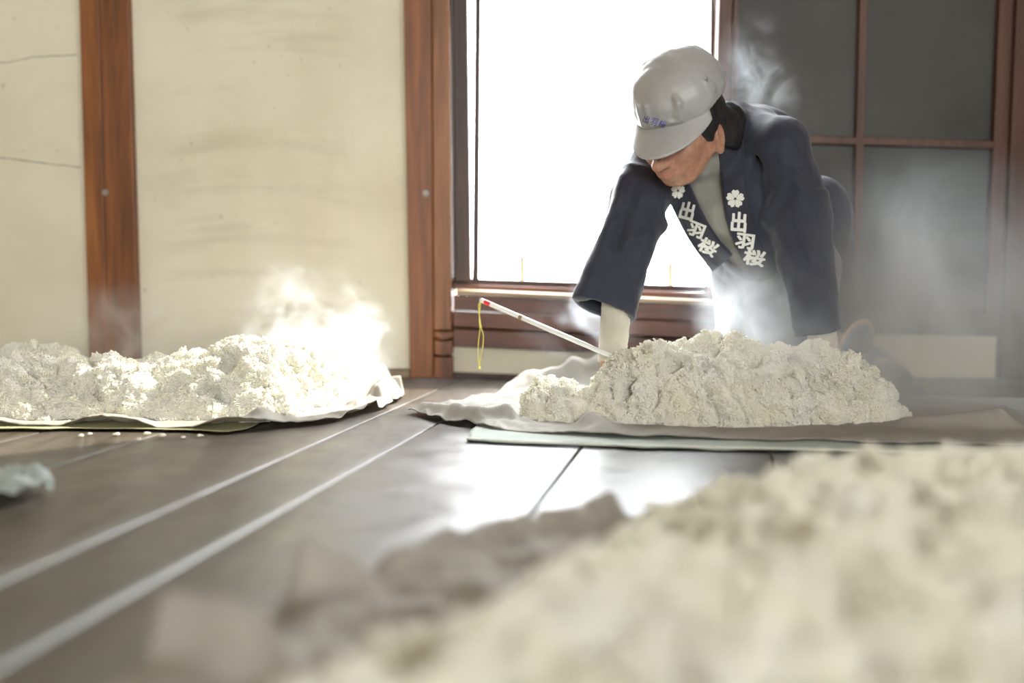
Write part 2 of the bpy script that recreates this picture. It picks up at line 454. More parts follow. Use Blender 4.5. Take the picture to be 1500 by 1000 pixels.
# ------------------------------------------------------------------ floorboards
floor = tag(empty('floor'), kind='structure')
TH = math.radians(12.0)
DIR = Vector((math.sin(TH), math.cos(TH), 0)); NRM = Vector((math.cos(TH), -math.sin(TH), 0))
edges = [-4.1, -3.85, -3.6, -3.25, -2.9, -2.55, -2.2, -1.86, -1.53, -1.30, -1.064, -0.727, -0.572, -0.245, 0.085, 0.25, 0.58, 0.91, 1.24, 1.57, 1.9, 2.23, 2.56, 2.9, 3.25, 3.6, 3.95]
def plank(q0, q1, s0, s1, dz, crown):
    bm = bmesh.new()
    n = 6; g = 0.0018
    prof = []
    for i in range(n + 1):
        u = i / n
        prof.append((q0 + g + (q1 - q0 - 2 * g) * u, dz + crown * (1 - (2 * u - 1) ** 2)))
    ring = [(q0 + g, -0.03)] + [(prof[0][0], prof[0][1] - 0.0035), (prof[0][0] + 0.001, prof[0][1] - 0.0014), (prof[0][0] + 0.0022, prof[0][1])] + prof[1:-1] + \
           [(prof[-1][0] - 0.0022, prof[-1][1]), (prof[-1][0] - 0.001, prof[-1][1] - 0.0014), (prof[-1][0], prof[-1][1] - 0.0035)] + [(q1 - g, -0.03)]
    a = [bm.verts.new(NRM * q + DIR * s0 + Vector((0, 0, z))) for q, z in ring]
    b = [bm.verts.new(NRM * q + DIR * s1 + Vector((0, 0, z))) for q, z in ring]
    for i in range(len(ring)):
        j = (i + 1) % len(ring)
        bm.faces.new([a[i], a[j], b[j], b[i]])
    bm.faces.new(a[::-1]); bm.faces.new(b)
    me = bm_mesh('floorboard', bm)
    return me
for i in range(len(edges) - 1):
    obj('floorboard', plank(edges[i], edges[i + 1], -6.6, 3.7, random.uniform(-0.0008, 0.0004) + (0.0 if i != 9 else 0.0006), random.uniform(-0.0012, 0.0010)), M['floor'], floor, True)
obj('subfloor', box(XL, XR, YR, WT, -0.08, -0.031), M['under'], floor)

# ------------------------------------------------------------------ cloths, tarpaulins and rice
def linen(name, c0, c1, trans=0.25):
    m = mat(name, c1, 0.85)
    mp = coords(m, (1, 1, 1))
    n = noise_tex(m, mp, 7, 5, 0.6)
    r = ramp(m, n, 'Fac', [(0.3, c0), (0.7, c1)])
    lk(m, r, 'Color', bsdf(m), 'Base Color')
    w1 = nd(m, 'ShaderNodeTexWave', bands_direction='X'); w2 = nd(m, 'ShaderNodeTexWave', bands_direction='Y')
    for w in (w1, w2):
        lk(m, mp, 'Vector', w, 'Vector'); w.inputs['Scale'].default_value = 120; w.inputs['Distortion'].default_value = 1.5
    ad = nd(m, 'ShaderNodeMath', operation='ADD'); lk(m, w1, 'Fac', ad, 0); lk(m, w2, 'Fac', ad, 1)
    bump(m, ad, 0, 0.35, 0.001)
    tr = nd(m, 'ShaderNodeBsdfTranslucent'); lk(m, r, 'Color', tr, 'Color')
    mx = nd(m, 'ShaderNodeMixShader'); mx.inputs[0].default_value = trans
    lk(m, bsdf(m), 0, mx, 1); lk(m, tr, 0, mx, 2); lk(m, mx, 0, m.node_tree.nodes['Material Output'], 'Surface')
    return m
M['linen'] = linen('grey_linen', (0.34, 0.32, 0.28), (0.47, 0.45, 0.40), 0.2)
M['linen2'] = linen('unbleached_cloth', (0.34, 0.31, 0.26), (0.48, 0.45, 0.39), 0.25)
M['tarp'] = linen('pale_green_woven_sheet', (0.38, 0.43, 0.39), (0.50, 0.55, 0.50), 0.15)
M['sheet'] = linen('white_woven_sheet', (0.34, 0.38, 0.34), (0.46, 0.49, 0.45), 0.2)
M['tarp_y'] = linen('yellow_green_woven_sheet', (0.40, 0.40, 0.22), (0.52, 0.52, 0.30), 0.15)
M['hem'] = mat('pale_hem_cord', (0.72, 0.74, 0.66), 0.7)
def rice_mat():
    m = mat('steamed_rice', (0.86, 0.82, 0.66), 0.45)
    mp = coords(m, (1, 1, 1)); n = noise_tex(m, mp, 14, 4, 0.6)
    r = ramp(m, n, 'Fac', [(0.3, (0.94, 0.92, 0.79)), (0.65, (0.97, 0.965, 0.92))])
    lk(m, r, 'Color', bsdf(m), 'Base Color')
    tr = nd(m, 'ShaderNodeBsdfTranslucent'); tr.inputs['Color'].default_value = (0.97, 0.94, 0.80, 1)
    mx = nd(m, 'ShaderNodeMixShader'); mx.inputs[0].default_value = 0.34
    lk(m, bsdf(m), 0, mx, 1); lk(m, tr, 0, mx, 2); lk(m, mx, 0, m.node_tree.nodes['Material Output'], 'Surface')
    return m
M['rice'] = rice_mat()

def resample(pts, n):
    pts = [Vector(p) for p in pts]
    c = catmull(pts, 10) if len(pts) > 2 else pts
    L = [0.0]
    for a, b in zip(c, c[1:]): L.append(L[-1] + (b - a).length)
    out = []
    for i in range(n):
        t = L[-1] * i / (n - 1)
        k = max(0, min(len(L) - 2, next((j for j in range(len(L) - 1) if L[j + 1] >= t), len(L) - 2)))
        f = (t - L[k]) / max(1e-9, L[k + 1] - L[k])
        out.append(c[k].lerp(c[k + 1], f))
    return np.array([tuple(p) for p in out])
def seg_dist(x, y, a, b):
    ax, ay, bx, by = a[0], a[1], b[0], b[1]
    dx, dy = bx - ax, by - ay
    t = np.clip(((x - ax) * dx + (y - ay) * dy) / max(1e-12, dx * dx + dy * dy), 0, 1)
    return np.hypot(x - ax - t * dx, y - ay - t * dy), t
def poly_sd(x, y, poly):
    """distance to a polygon's outline, positive inside."""
    d = np.full(x.shape, 9.0); inside = np.zeros(x.shape, bool)
    for i in range(len(poly)):
        a, b = poly[i], poly[(i + 1) % len(poly)]
        d = np.minimum(d, seg_dist(x, y, a, b)[0])
        c = ((a[1] > y) != (b[1] > y))
        with np.errstate(divide='ignore', invalid='ignore'):
            xi = (b[0] - a[0]) * (y - a[1]) / (b[1] - a[1] + 1e-15) + a[0]
        inside ^= c & (x < xi)
    return np.where(inside, d, -d)
def ridges(x, y, lines):
    z = np.zeros(x.shape)
    for (pa, pb, h0, h1, w) in lines:
        a, b = G(*pa), G(*pb)
        d, t = seg_dist(x, y, a, b)
        z = np.maximum(z, (h0 + (h1 - h0) * t) * np.exp(-(d / w) ** 2))
    return z
def flat_under(x, y, rice, legs):
    """0 where something rests on the cloth, 1 where its folds are free to stand up."""
    m = np.ones(x.shape)
    if rice is not None:
        co = np.empty(len(rice.data.vertices) * 3); rice.data.vertices.foreach_get('co', co); co = co.reshape(-1, 3)
        co = co[co[:, 2] > 0.0032]
        kd = KDTree(len(co))
        for i, c in enumerate(co): kd.insert((c[0], c[1], 0), i)
        kd.balance()
        d = np.array([kd.find((a, b, 0))[2] for a, b in zip(x.ravel(), y.ravel())]).reshape(x.shape)
        m = np.minimum(m, smooth01((d - 0.012) / 0.03))
    for a, b, r in legs:
        m = np.minimum(m, smooth01((seg_dist(x, y, a, b)[0] - r) / 0.04))
    return m
def cloth(name, front, right, back, left, zfun, material, nu=160, nv=60, thick=0.002, rice=None, legs=(), base=0.0045):
    """Coons patch between four edges lying on the floor; zfun lifts folds out of it."""
    f, b = resample(front, nu), resample(back, nu)
    l, r = resample(left, nv), resample(right, nv)
    u = np.linspace(0, 1, nu)[None, :, None]; v = np.linspace(0, 1, nv)[:, None, None]
    S = (1 - v) * f[None] + v * b[None] + (1 - u) * l[:, None] + u * r[:, None] \
        - ((1 - u) * (1 - v) * f[0] + u * (1 - v) * f[-1] + (1 - u) * v * b[0] + u * v * b[-1])
    x, y = S[..., 0], S[..., 1]
    edge = np.minimum(np.minimum(u[..., 0] * 1.0, 1 - u[..., 0]), np.minimum(v[..., 0], 1 - v[..., 0]))
    x2 = x + 0.012 * fbm(x * 9, y * 9, x * 0 + 3, 3, 5); y2 = y + 0.012 * fbm(x * 9, y * 9, x * 0 + 8, 3, 9)
    z = zfun(x2, y2, u[..., 0] + 0 * v[..., 0], v[..., 0] + 0 * u[..., 0])
    if rice is not None or legs: z = base + (z - base) * flat_under(x2, y2, rice, legs)
    V = np.stack([x2, y2, z], -1).reshape(-1, 3)
    faces = [(j * nu + i, j * nu + i + 1, (j + 1) * nu + i + 1, (j + 1) * nu + i) for j in range(nv - 1) for i in range(nu - 1)]
    o = obj(name, mesh(name, V.tolist(), faces), material, None, True)
    s = o.modifiers.new('thickness', 'SOLIDIFY'); s.thickness = thick; s.offset = 1
    return o
def crumple(x, y, s, amp, seed=0):
    n = fbm(x * s, y * s, x * 0 + seed, 3, seed)
    m = fbm(x * s * 2.3 + 3, y * s * 2.3, x * 0 + seed + 9, 2, seed + 4, True)
    return amp * np.maximum(0, 0.45 * n + 0.3 * m + 0.25)
def g2(pts, z=0.0): return [G(px, py, z) for px, py in pts]

def rice_pile(name, x0, x1, y0, y1, hfun, step, grain_density, lump=1.0, seed=0, label='', keep=0.004, gsize=0.0028):
    nx, ny = int((x1 - x0) / step), int((y1 - y0) / step)
    X, Y = np.meshgrid(np.linspace(x0, x1, nx), np.linspace(y0, y1, ny))
    H = hfun(X, Y)
    m = np.clip(H / 0.05, 0, 1)
    zz = H * 1.0
    def bl(sz, sd):      # rounded clumps: domes of worley cells
        w = worley(X / sz, Y / sz, zz / sz, seed + sd)
        return np.sqrt(np.clip(1 - (w / 0.85) ** 2, 0, 1)) - 0.55
    lum = 0.014 * bl(0.075, 0) + 0.018 * bl(0.036, 7) + 0.015 * bl(0.018, 13) * (0.6 + 0.8 * (vnoise(X / 0.05, Y / 0.05, X * 0, seed + 3) > 0)) + 0.0085 * bl(0.0095, 21) + 0.006 * fbm(X / 0.02, Y / 0.02, X * 0, 3, seed + 61)
    cav = fbm(X / 0.055, Y / 0.055, zz / 0.055, 3, seed + 71)
    lum = lum - 0.030 * smooth01((cav - 0.35) / 0.5)
    big = 0.020 * fbm(X / 0.14, Y / 0.14, X * 0 + seed, 3, seed + 31)
    disp = (lum * (0.45 + 0.55 * m) + big * m) * lump
    Hs = np.maximum(H, 0)
    for _ in range(12):
        E = np.pad(Hs, 1, 'edge'); Hs = 0.2 * (Hs + E[:-2, 1:-1] + E[2:, 1:-1] + E[1:-1, :-2] + E[1:-1, 2:])
    gy, gx = np.gradient(Hs, (y1 - y0) / (ny - 1), (x1 - x0) / (nx - 1))
    nl = np.sqrt(1 + gx * gx + gy * gy)
    Z = H + disp / nl
    ddx, ddy = -gx / nl * disp, -gy / nl * disp
    wx = 0.010 * fbm(X / 0.03, Y / 0.03, Z / 0.03, 2, seed + 41) * m; wy = 0.010 * fbm(X / 0.03, Y / 0.03, Z / 0.03 + 7, 2, seed + 51) * m
    ok = Z > keep
    idx = -np.ones(X.shape, int)
    cell = ok[:-1, :-1] | ok[1:, :-1] | ok[:-1, 1:] | ok[1:, 1:]
    use = np.zeros(X.shape, bool)
    use[:-1, :-1] |= cell; use[1:, :-1] |= cell; use[:-1, 1:] |= cell; use[1:, 1:] |= cell
    idx[use] = np.arange(use.sum())
    V = np.stack([X + wx + ddx, Y + wy + ddy, np.maximum(Z, 0.003)], -1)[use]
    cj, ci = np.nonzero(cell)
    Fq = np.stack([idx[cj, ci], idx[cj, ci + 1], idx[cj + 1, ci + 1], idx[cj + 1, ci]], -1)
    o = obj(name, mesh(name, V.tolist(), Fq.tolist()), M['rice'], None, True)
    tag(o, label, 'rice', kind='stuff')
    ng = bpy.data.node_groups.new('loose_grains', 'GeometryNodeTree')
    ng.interface.new_socket('Geometry', in_out='INPUT', socket_type='NodeSocketGeometry')
    ng.interface.new_socket('Geometry', in_out='OUTPUT', socket_type='NodeSocketGeometry')
    N = ng.nodes; L = ng.links
    gi, go = N.new('NodeGroupInput'), N.new('NodeGroupOutput')
    dist = N.new('GeometryNodeDistributePointsOnFaces'); dist.inputs['Density'].default_value = grain_density; dist.inputs['Seed'].default_value = seed
    ico = N.new('GeometryNodeMeshIcoSphere'); ico.inputs['Radius'].default_value = gsize; ico.inputs['Subdivisions'].default_value = 2
    tr = N.new('GeometryNodeTransform'); tr.inputs['Scale'].default_value = (0.62, 0.62, 1.18)
    sm = N.new('GeometryNodeSetShadeSmooth'); mt = N.new('GeometryNodeSetMaterial'); mt.inputs['Material'].default_value = M['rice']
    inst = N.new('GeometryNodeInstanceOnPoints'); jn = N.new('GeometryNodeJoinGeometry')
    rr = N.new('FunctionNodeRandomValue'); rr.data_type = 'FLOAT_VECTOR'; rr.inputs[1].default_value = (6.28, 6.28, 6.28)
    rs = N.new('FunctionNodeRandomValue'); rs.data_type = 'FLOAT'; rs.inputs[2].default_value = 0.75; rs.inputs[3].default_value = 1.2
    # grains pile up into little clumps that stand proud of the mass
    ps = N.new('GeometryNodeInputPosition'); tx = N.new('ShaderNodeTexNoise'); tx.inputs['Scale'].default_value = 75; tx.inputs['Detail'].default_value = 3
    mr = N.new('ShaderNodeMapRange'); mr.inputs['From Min'].default_value = 0.44; mr.inputs['From Max'].default_value = 0.72; mr.inputs['To Max'].default_value = 0.009
    rj = N.new('FunctionNodeRandomValue'); rj.data_type = 'FLOAT'; rj.inputs[2].default_value = 0.15; rj.inputs[3].default_value = 1.0; rj.inputs['Seed'].default_value = 5
    mu = N.new('ShaderNodeMath'); mu.operation = 'MULTIPLY'; vm = N.new('ShaderNodeVectorMath'); vm.operation = 'SCALE'
    sp_ = N.new('GeometryNodeSetPosition')
    L.new(ps.outputs[0], tx.inputs['Vector']); L.new(tx.outputs[0], mr.inputs['Value']); L.new(mr.outputs[0], mu.inputs[0]); L.new(rj.outputs[1], mu.inputs[1])
    L.new(dist.outputs['Normal'], vm.inputs[0]); L.new(mu.outputs[0], vm.inputs['Scale'])
    L.new(dist.outputs['Points'], sp_.inputs['Geometry']); L.new(vm.outputs[0], sp_.inputs['Offset'])
    L.new(gi.outputs[0], dist.inputs['Mesh']); L.new(sp_.outputs[0], inst.inputs['Points'])
    L.new(ico.outputs['Mesh'], tr.inputs['Geometry']); L.new(tr.outputs[0], sm.inputs['Geometry']); L.new(sm.outputs[0], mt.inputs['Geometry'])
    L.new(mt.outputs[0], inst.inputs['Instance']); L.new(rr.outputs['Value'], inst.inputs['Rotation']); L.new(rs.outputs[1], inst.inputs['Scale'])
    L.new(gi.outputs[0], jn.inputs[0]); L.new(inst.outputs[0], jn.inputs[0]); L.new(jn.outputs[0], go.inputs[0])
    md = o.modifiers.new('loose_grains', 'NODES'); md.node_group = ng
    return o
def smooth01(t):
    t = np.clip(t, 0, 1); return t * t * (3 - 2 * t)

# --- the mound under the man's hands
def crest_profile(pxs, Y):
    xs = np.array([P(px, py, Y).x for px, py in pxs]); zs = np.array([max(0.0, P(px, py, Y).z) for px, py in pxs])
    return xs, zs
CX, CZ = crest_profile([(735, 638), (760, 614), (785, 584), (815, 564), (835, 558), (862, 562), (900, 547), (950, 526), (1000, 506), (1055, 495), (1100, 503), (1150, 512), (1195, 518), (1222, 546), (1260, 568), (1300, 592), (1345, 616), (1385, 640)], 2.10)
def mound_h(x, y):
    h = np.interp(x, CX, CZ)
    fr = 2.095 - 0.155 * np.clip(h / 0.17, 0, 1) ** 0.55
    bk = 2.13 + 0.195 * np.clip(h / 0.17, 0, 1) ** 0.6
    t = np.where(y < 2.10, (y - fr) / np.maximum(1e-4, 2.10 - fr), (bk - y) / np.maximum(1e-4, bk - 2.10))
    s = np.clip(t, 0, 1)
    prof = np.where(y < 2.10, np.sin(s * math.pi / 2) ** 1.15, np.sin(s * math.pi / 2) ** 0.9)
    return np.where((t > 0) & (h > 0.012), h * prof, -0.05) - 0.006
rice_mound = rice_pile('rice_mound', -0.03, 0.96, 1.84, 2.48, mound_h, 0.0029, 210000, 1.3, 3, 'tall steaming mound of cooked rice under the hands of the kneeling man')

# --- the spread-out pile by the plaster wall
LP = [(-1.75, 2.07), (-1.2, 2.04), (-0.9, 2.03), (-0.62, 2.04), (-0.50, 2.055), (-0.43, 2.10), (-0.46, 2.16), (-0.40, 2.24), (-0.37, 2.34), (-0.40, 2.46), (-0.7, 2.5), (-1.2, 2.52), (-1.75, 2.5)]
def left_h(x, y):
    d = poly_sd(x, y, LP)
    h = 0.092 * smooth01((d + 0.01) / 0.12) ** 0.8
    for (px, py, Y, r, a) in ((365, 560, 2.20, 0.055, 0.055), (150, 530, 2.2, 0.06, 0.030), (75, 530, 2.2, 0.07, 0.02), (290, 580, 2.11, 0.06, 0.02), (430, 560, 2.3, 0.05, 0.03), (480, 560, 2.38, 0.05, 0.02)):
        c = P(px, py, Y)
        h = h + np.where(d > -0.04, a * np.exp(-((x - c.x) ** 2 + (y - c.y) ** 2) / r ** 2), 0)
    return np.where(d > -0.02, h, -0.05) - 0.004
rice_spread = rice_pile('rice_spread', -1.7, -0.3, 1.9, 2.56, left_h, 0.0032, 160000, 1.1, 5, 'spread-out layer of lumpy rice on cloth before the plaster wall')

# --- the near pile
FP = [(1.2, 1.30), (0.45, 1.30), (0.24, 1.33), (0.155, 1.27), (0.11, 1.13), (0.02, 1.0), (-0.06, 0.88), (-0.17, 0.76), (-0.24, 0.6), (-0.2, 0.42), (1.2, 0.42)]
def near_h(x, y):
    d = poly_sd(x, y, FP)
    h = 0.098 * smooth01((d + 0.01) / 0.27) ** 0.85
    for (cx, cy, r, a) in ((0.33, 1.12, 0.07, 0.018), (0.55, 1.1, 0.06, 0.015), (0.20, 1.05, 0.06, 0.012), (0.75, 1.08, 0.08, 0.015)):
        h = h + np.where(d > 0, a * np.exp(-((x - cx) ** 2 + (y - cy) ** 2) / r ** 2), 0)
    return np.where(d > -0.02, h, -0.05) - 0.004
rice_heap = rice_pile('rice_heap', -0.3, 0.95, 0.46, 1.36, near_h, 0.005, 60000, 0.9, 9, 'wide cream rice heap out of focus on rumpled cloth by the wet floor')

# --- sheets
def tarp_c(x, y, u, v): return 0.0016 + 0.0025 * np.maximum(0, fbm(x * 6, y * 6, x * 0, 2, 3)) + 0.004 * np.exp(-(v / 0.05) ** 2) * (0.5 + 0.5 * vnoise(x * 14, y * 3, x * 0, 8))
tc = cloth('ground_sheet', g2([(684, 646), (800, 652), (1000, 658), (1250, 663), (1640, 672)]), g2([(1640, 672), (1600, 620), (1560, 585)]),
           g2([(720, 588), (900, 580), (1200, 580), (1560, 585)]), g2([(684, 646), (700, 615), (720, 588)]), tarp_c, M['tarp'], 140, 40, 0.001)
tag(tc, 'pale green woven ground sheet under the linen cloth of the tall rice mound', 'tarp')
hem = obj('hem', tube([p + Vector((0, -0.002, 0.005)) for p in catmull(g2([(684, 646), (800, 652), (1000, 658), (1250, 663), (1640, 672)]), 12)], 0.0026, 8, 'hem'), M['hem'], tc, True)

# where the man's knees, shins and shoes press the cloth down (same points as his joints)
LEGS = [(P(1090, 545, 2.42), P(1238, 540, 2.62), 0.075), (P(1172, 548, 2.40), P(1285, 552, 2.57), 0.075), (P(1296, 557, 2.53), P(1345, 580, 2.48), 0.075)]
def cloth_c(x, y, u, v):
    z = 0.0055 + crumple(x, y, 11, 0.012, 2) * np.clip(1.2 - 2.2 * np.abs(u - 0.2), 0.15, 1)
    z = z + ridges(x, y, [((622, 606), (700, 622), 0.020, 0.026, 0.022), ((700, 622), (765, 618), 0.026, 0.034, 0.020), ((775, 622), (815, 612), 0.012, 0.042, 0.022),
                          ((815, 612), (900, 640), 0.040, 0.010, 0.022), ((740, 578), (790, 572), 0.02, 0.055, 0.03), ((790, 572), (880, 568), 0.055, 0.105, 0.035),
                          ((880, 568), (1000, 566), 0.105, 0.03, 0.04), ((1330, 625), (1460, 628), 0.01, 0.035, 0.03)])
    return z
cc = cloth('linen_cloth', g2([(606, 608), (660, 622), (740, 634), (800, 638), (900, 643), (1050, 646), (1250, 651), (1500, 655)]), g2([(1500, 655), (1530, 630), (1480, 600)]),
           g2([(640, 598), (740, 578), (830, 571), (1000, 566), (1200, 568), (1480, 600)]), g2([(606, 608), (618, 602), (640, 598)]), cloth_c, M['linen'], 240, 90, 0.0016, rice_mound, LEGS, 0.0055)
tag(cc, 'grey linen cloth folded at its corner under the tall rice mound', 'cloth')

def tarp_l(x, y, u, v): return 0.0016 + 0.002 * np.maximum(0, fbm(x * 6, y * 6, x * 0, 2, 13)) + 0.003 * np.exp(-(v / 0.06) ** 2)
tl = cloth('ground_sheet', g2([(-420, 630), (0, 631), (200, 632), (345, 634)]), g2([(345, 634), (400, 610), (430, 590)]), g2([(-420, 566), (0, 566), (430, 590)]), g2([(-420, 630), (-420, 600), (-420, 566)]), tarp_l, M['tarp_y'], 100, 40, 0.001)
tag(tl, 'yellowish green ground sheet edge under the cloth of the spread-out rice', 'tarp')
def cloth_l(x, y, u, v):
    z = 0.005 + crumple(x, y, 12, 0.012, 21) * np.clip(0.25 + 1.4 * (u - 0.35), 0.25, 1)
    fr = np.exp(-(v / 0.10) ** 2)
    z = z + fr * np.clip((u - 0.1) * 3, 0, 1) * 0.020 * np.maximum(0, np.sin(x * 23 + 1.2) * 0.6 + 0.4) * (x < -0.3)
    z = z + ridges(x, y, [((505, 598), (575, 585), 0.02, 0.04, 0.02), ((530, 580), (588, 578), 0.03, 0.035, 0.018), ((515, 575), (560, 570), 0.03, 0.055, 0.025), ((380, 625), (430, 615), 0.02, 0.012, 0.02), ((555, 592), (560, 575), 0.03, 0.03, 0.012)])
    return z
cl = cloth('linen_cloth', g2([(-420, 625), (0, 627), (200, 629), (340, 632), (440, 626), (520, 612), (590, 588)]), g2([(590, 588), (588, 580), (578, 572)]), g2([(-420, 562), (0, 562), (300, 562), (578, 572)]), g2([(-420, 625), (-420, 595), (-420, 562)]), cloth_l, M['linen2'], 280, 90, 0.0016, rice_spread, (), 0.0055)
tag(cl, 'rumpled unbleached cloth under the spread-out rice by the wall', 'cloth')

def cloth_f(x, y, u, v):
    z = 0.006 + crumple(x, y, 8, 0.017, 33) * np.clip(1.6 - 1.6 * u, 0.2, 1)
    z = z + ridges(x, y, [((900, 768), (870, 775), 0.036, 0.030, 0.022), ((860, 778), (700, 806), 0.018, 0.014, 0.025), ((580, 858), (650, 830), 0.022, 0.022, 0.02),
                          ((450, 890), (515, 884), 0.05, 0.035, 0.017), ((250, 990), (360, 992), 0.055, 0.04, 0.022), ((620, 850), (760, 800), 0.0, 0.028, 0.02)])
    return z
cf = cloth('linen_cloth', g2([(110, 1060), (500, 1250), (1100, 1400), (2300, 1500)]), g2([(2300, 1500), (2000, 1000), (1750, 735)]),
           g2([(925, 762), (1100, 760), (1400, 750), (1750, 745)]), g2([(110, 1060), (290, 960), (430, 895), (560, 862), (650, 826), (780, 790), (925, 762)]), cloth_f, M['linen2'], 200, 140, 0.002, rice_heap)
tag(cf, 'beige cloth with dark folds under the wide out-of-focus rice heap', 'cloth')

# a folded corner of another sheet at the edge of the floor
def fold_z(x, y, u, v): return 0.004 + crumple(x, y, 14, 0.03, 41) + ridges(x, y, [((-30, 722), (52, 718), 0.02, 0.03, 0.02)])
sc_ = cloth('ground_sheet', g2([(-160, 770), (-60, 752), (40, 738)]), g2([(40, 738), (66, 722), (50, 706)]), g2([(-160, 712), (-50, 706), (50, 706)]), g2([(-160, 770), (-160, 740), (-160, 712)]), fold_z, M['sheet'], 60, 40, 0.0015)
tag(sc_, 'crumpled sheet corner lying alone on the bare floorboards', 'tarp')

# scattered lumps of rice in front of the spread-out rice
def crumb(px, py, r, k):
    c = G(px, py, 0.0)
    bm = bmesh.new()
    for j in range(3):
        q = bmesh.ops.create_icosphere(bm, subdivisions=2, radius=r * (1.0 - 0.22 * j))['verts']
        bmesh.ops.scale(bm, verts=q, vec=(1, 0.8, 0.6)); bmesh.ops.translate(bm, verts=q, vec=(random.uniform(-1, 1) * r * j * 0.6, random.uniform(-1, 1) * r * j * 0.4, r * 0.55))
    bmesh.ops.translate(bm, verts=bm.verts, vec=(c.x, c.y, 0.0005))
    o = obj('rice_crumb', bm_mesh('rice_crumb', bm), M['rice'], None, True)
    tag(o, 'small stray rice crumb on dark boards beside the yellowish ground sheet', 'crumb', 'stray rice crumbs')
for k, (px, py, r) in enumerate(((119, 640, 0.005), (131, 637, 0.004), (172, 638, 0.005), (214, 637, 0.005), (204, 645, 0.004), (238, 640, 0.006), (268, 642, 0.004), (292, 640, 0.005))):
    crumb(px, py, r, k)

# --- thermometer stuck in the mound, with its yellow cord
A, B0 = P(703, 439, 2.34), P(905, 525.5, 2.105)
B = A + (B0 - A) * 1.22
th = tag(empty('thermometer', B), 'long white glass thermometer with red tip stuck slantwise in the rice mound', 'thermometer')
def lerp(a, b, t): return a + (b - a) * t
M['tglass'] = mat('white_glass_rod', (0.86, 0.86, 0.84), 0.12, Coat_Weight=0.5)
M['red'] = mat('red_mark', (0.75, 0.03, 0.03), 0.35)
M['brown'] = mat('brown_mark', (0.30, 0.17, 0.05), 0.5)
M['yellow'] = mat('yellow_cord', (0.75, 0.68, 0.12), 0.7)
obj('glass_tube', tube([lerp(A, B, t) for t in (0, 0.006, 0.02, 0.5, 1)], [0.0025, 0.0050, 0.0056, 0.0056, 0.0052], 16), M['tglass'], th, True)
obj('red_tip', tube([lerp(A, B, t) for t in (0.031, 0.036, 0.069, 0.074)], [0.0054, 0.0060, 0.0060, 0.0054], 16), M['red'], th, True)
obj('scale_mark', tube([lerp(A, B, t) for t in (0.251, 0.255, 0.270, 0.274)], [0.0054, 0.0059, 0.0059, 0.0054], 16), M['brown'], th, True)
def cordpts(l): return catmull([P(x, y, 2.34) for x, y in l], 8)
obj('cord', tube(cordpts([(704, 441), (701, 448), (703, 468), (705, 480), (708, 492), (707, 508), (703, 528), (702, 538)]), 0.0010, 8), M['yellow'], th, True)
obj('cord', tube(cordpts([(704, 441), (703, 450), (702, 468), (703, 482), (701, 500), (700, 520), (702, 538)]), 0.0010, 8), M['yellow'], th, True)
bmk = bmesh.new(); bmesh.ops.create_icosphere(bmk, subdivisions=2, radius=0.0032); bmesh.ops.translate(bmk, verts=bmk.verts, vec=P(702.5, 539, 2.34))
obj('cord_knot', bm_mesh('cord_knot', bmk), M['yellow'], th, True)

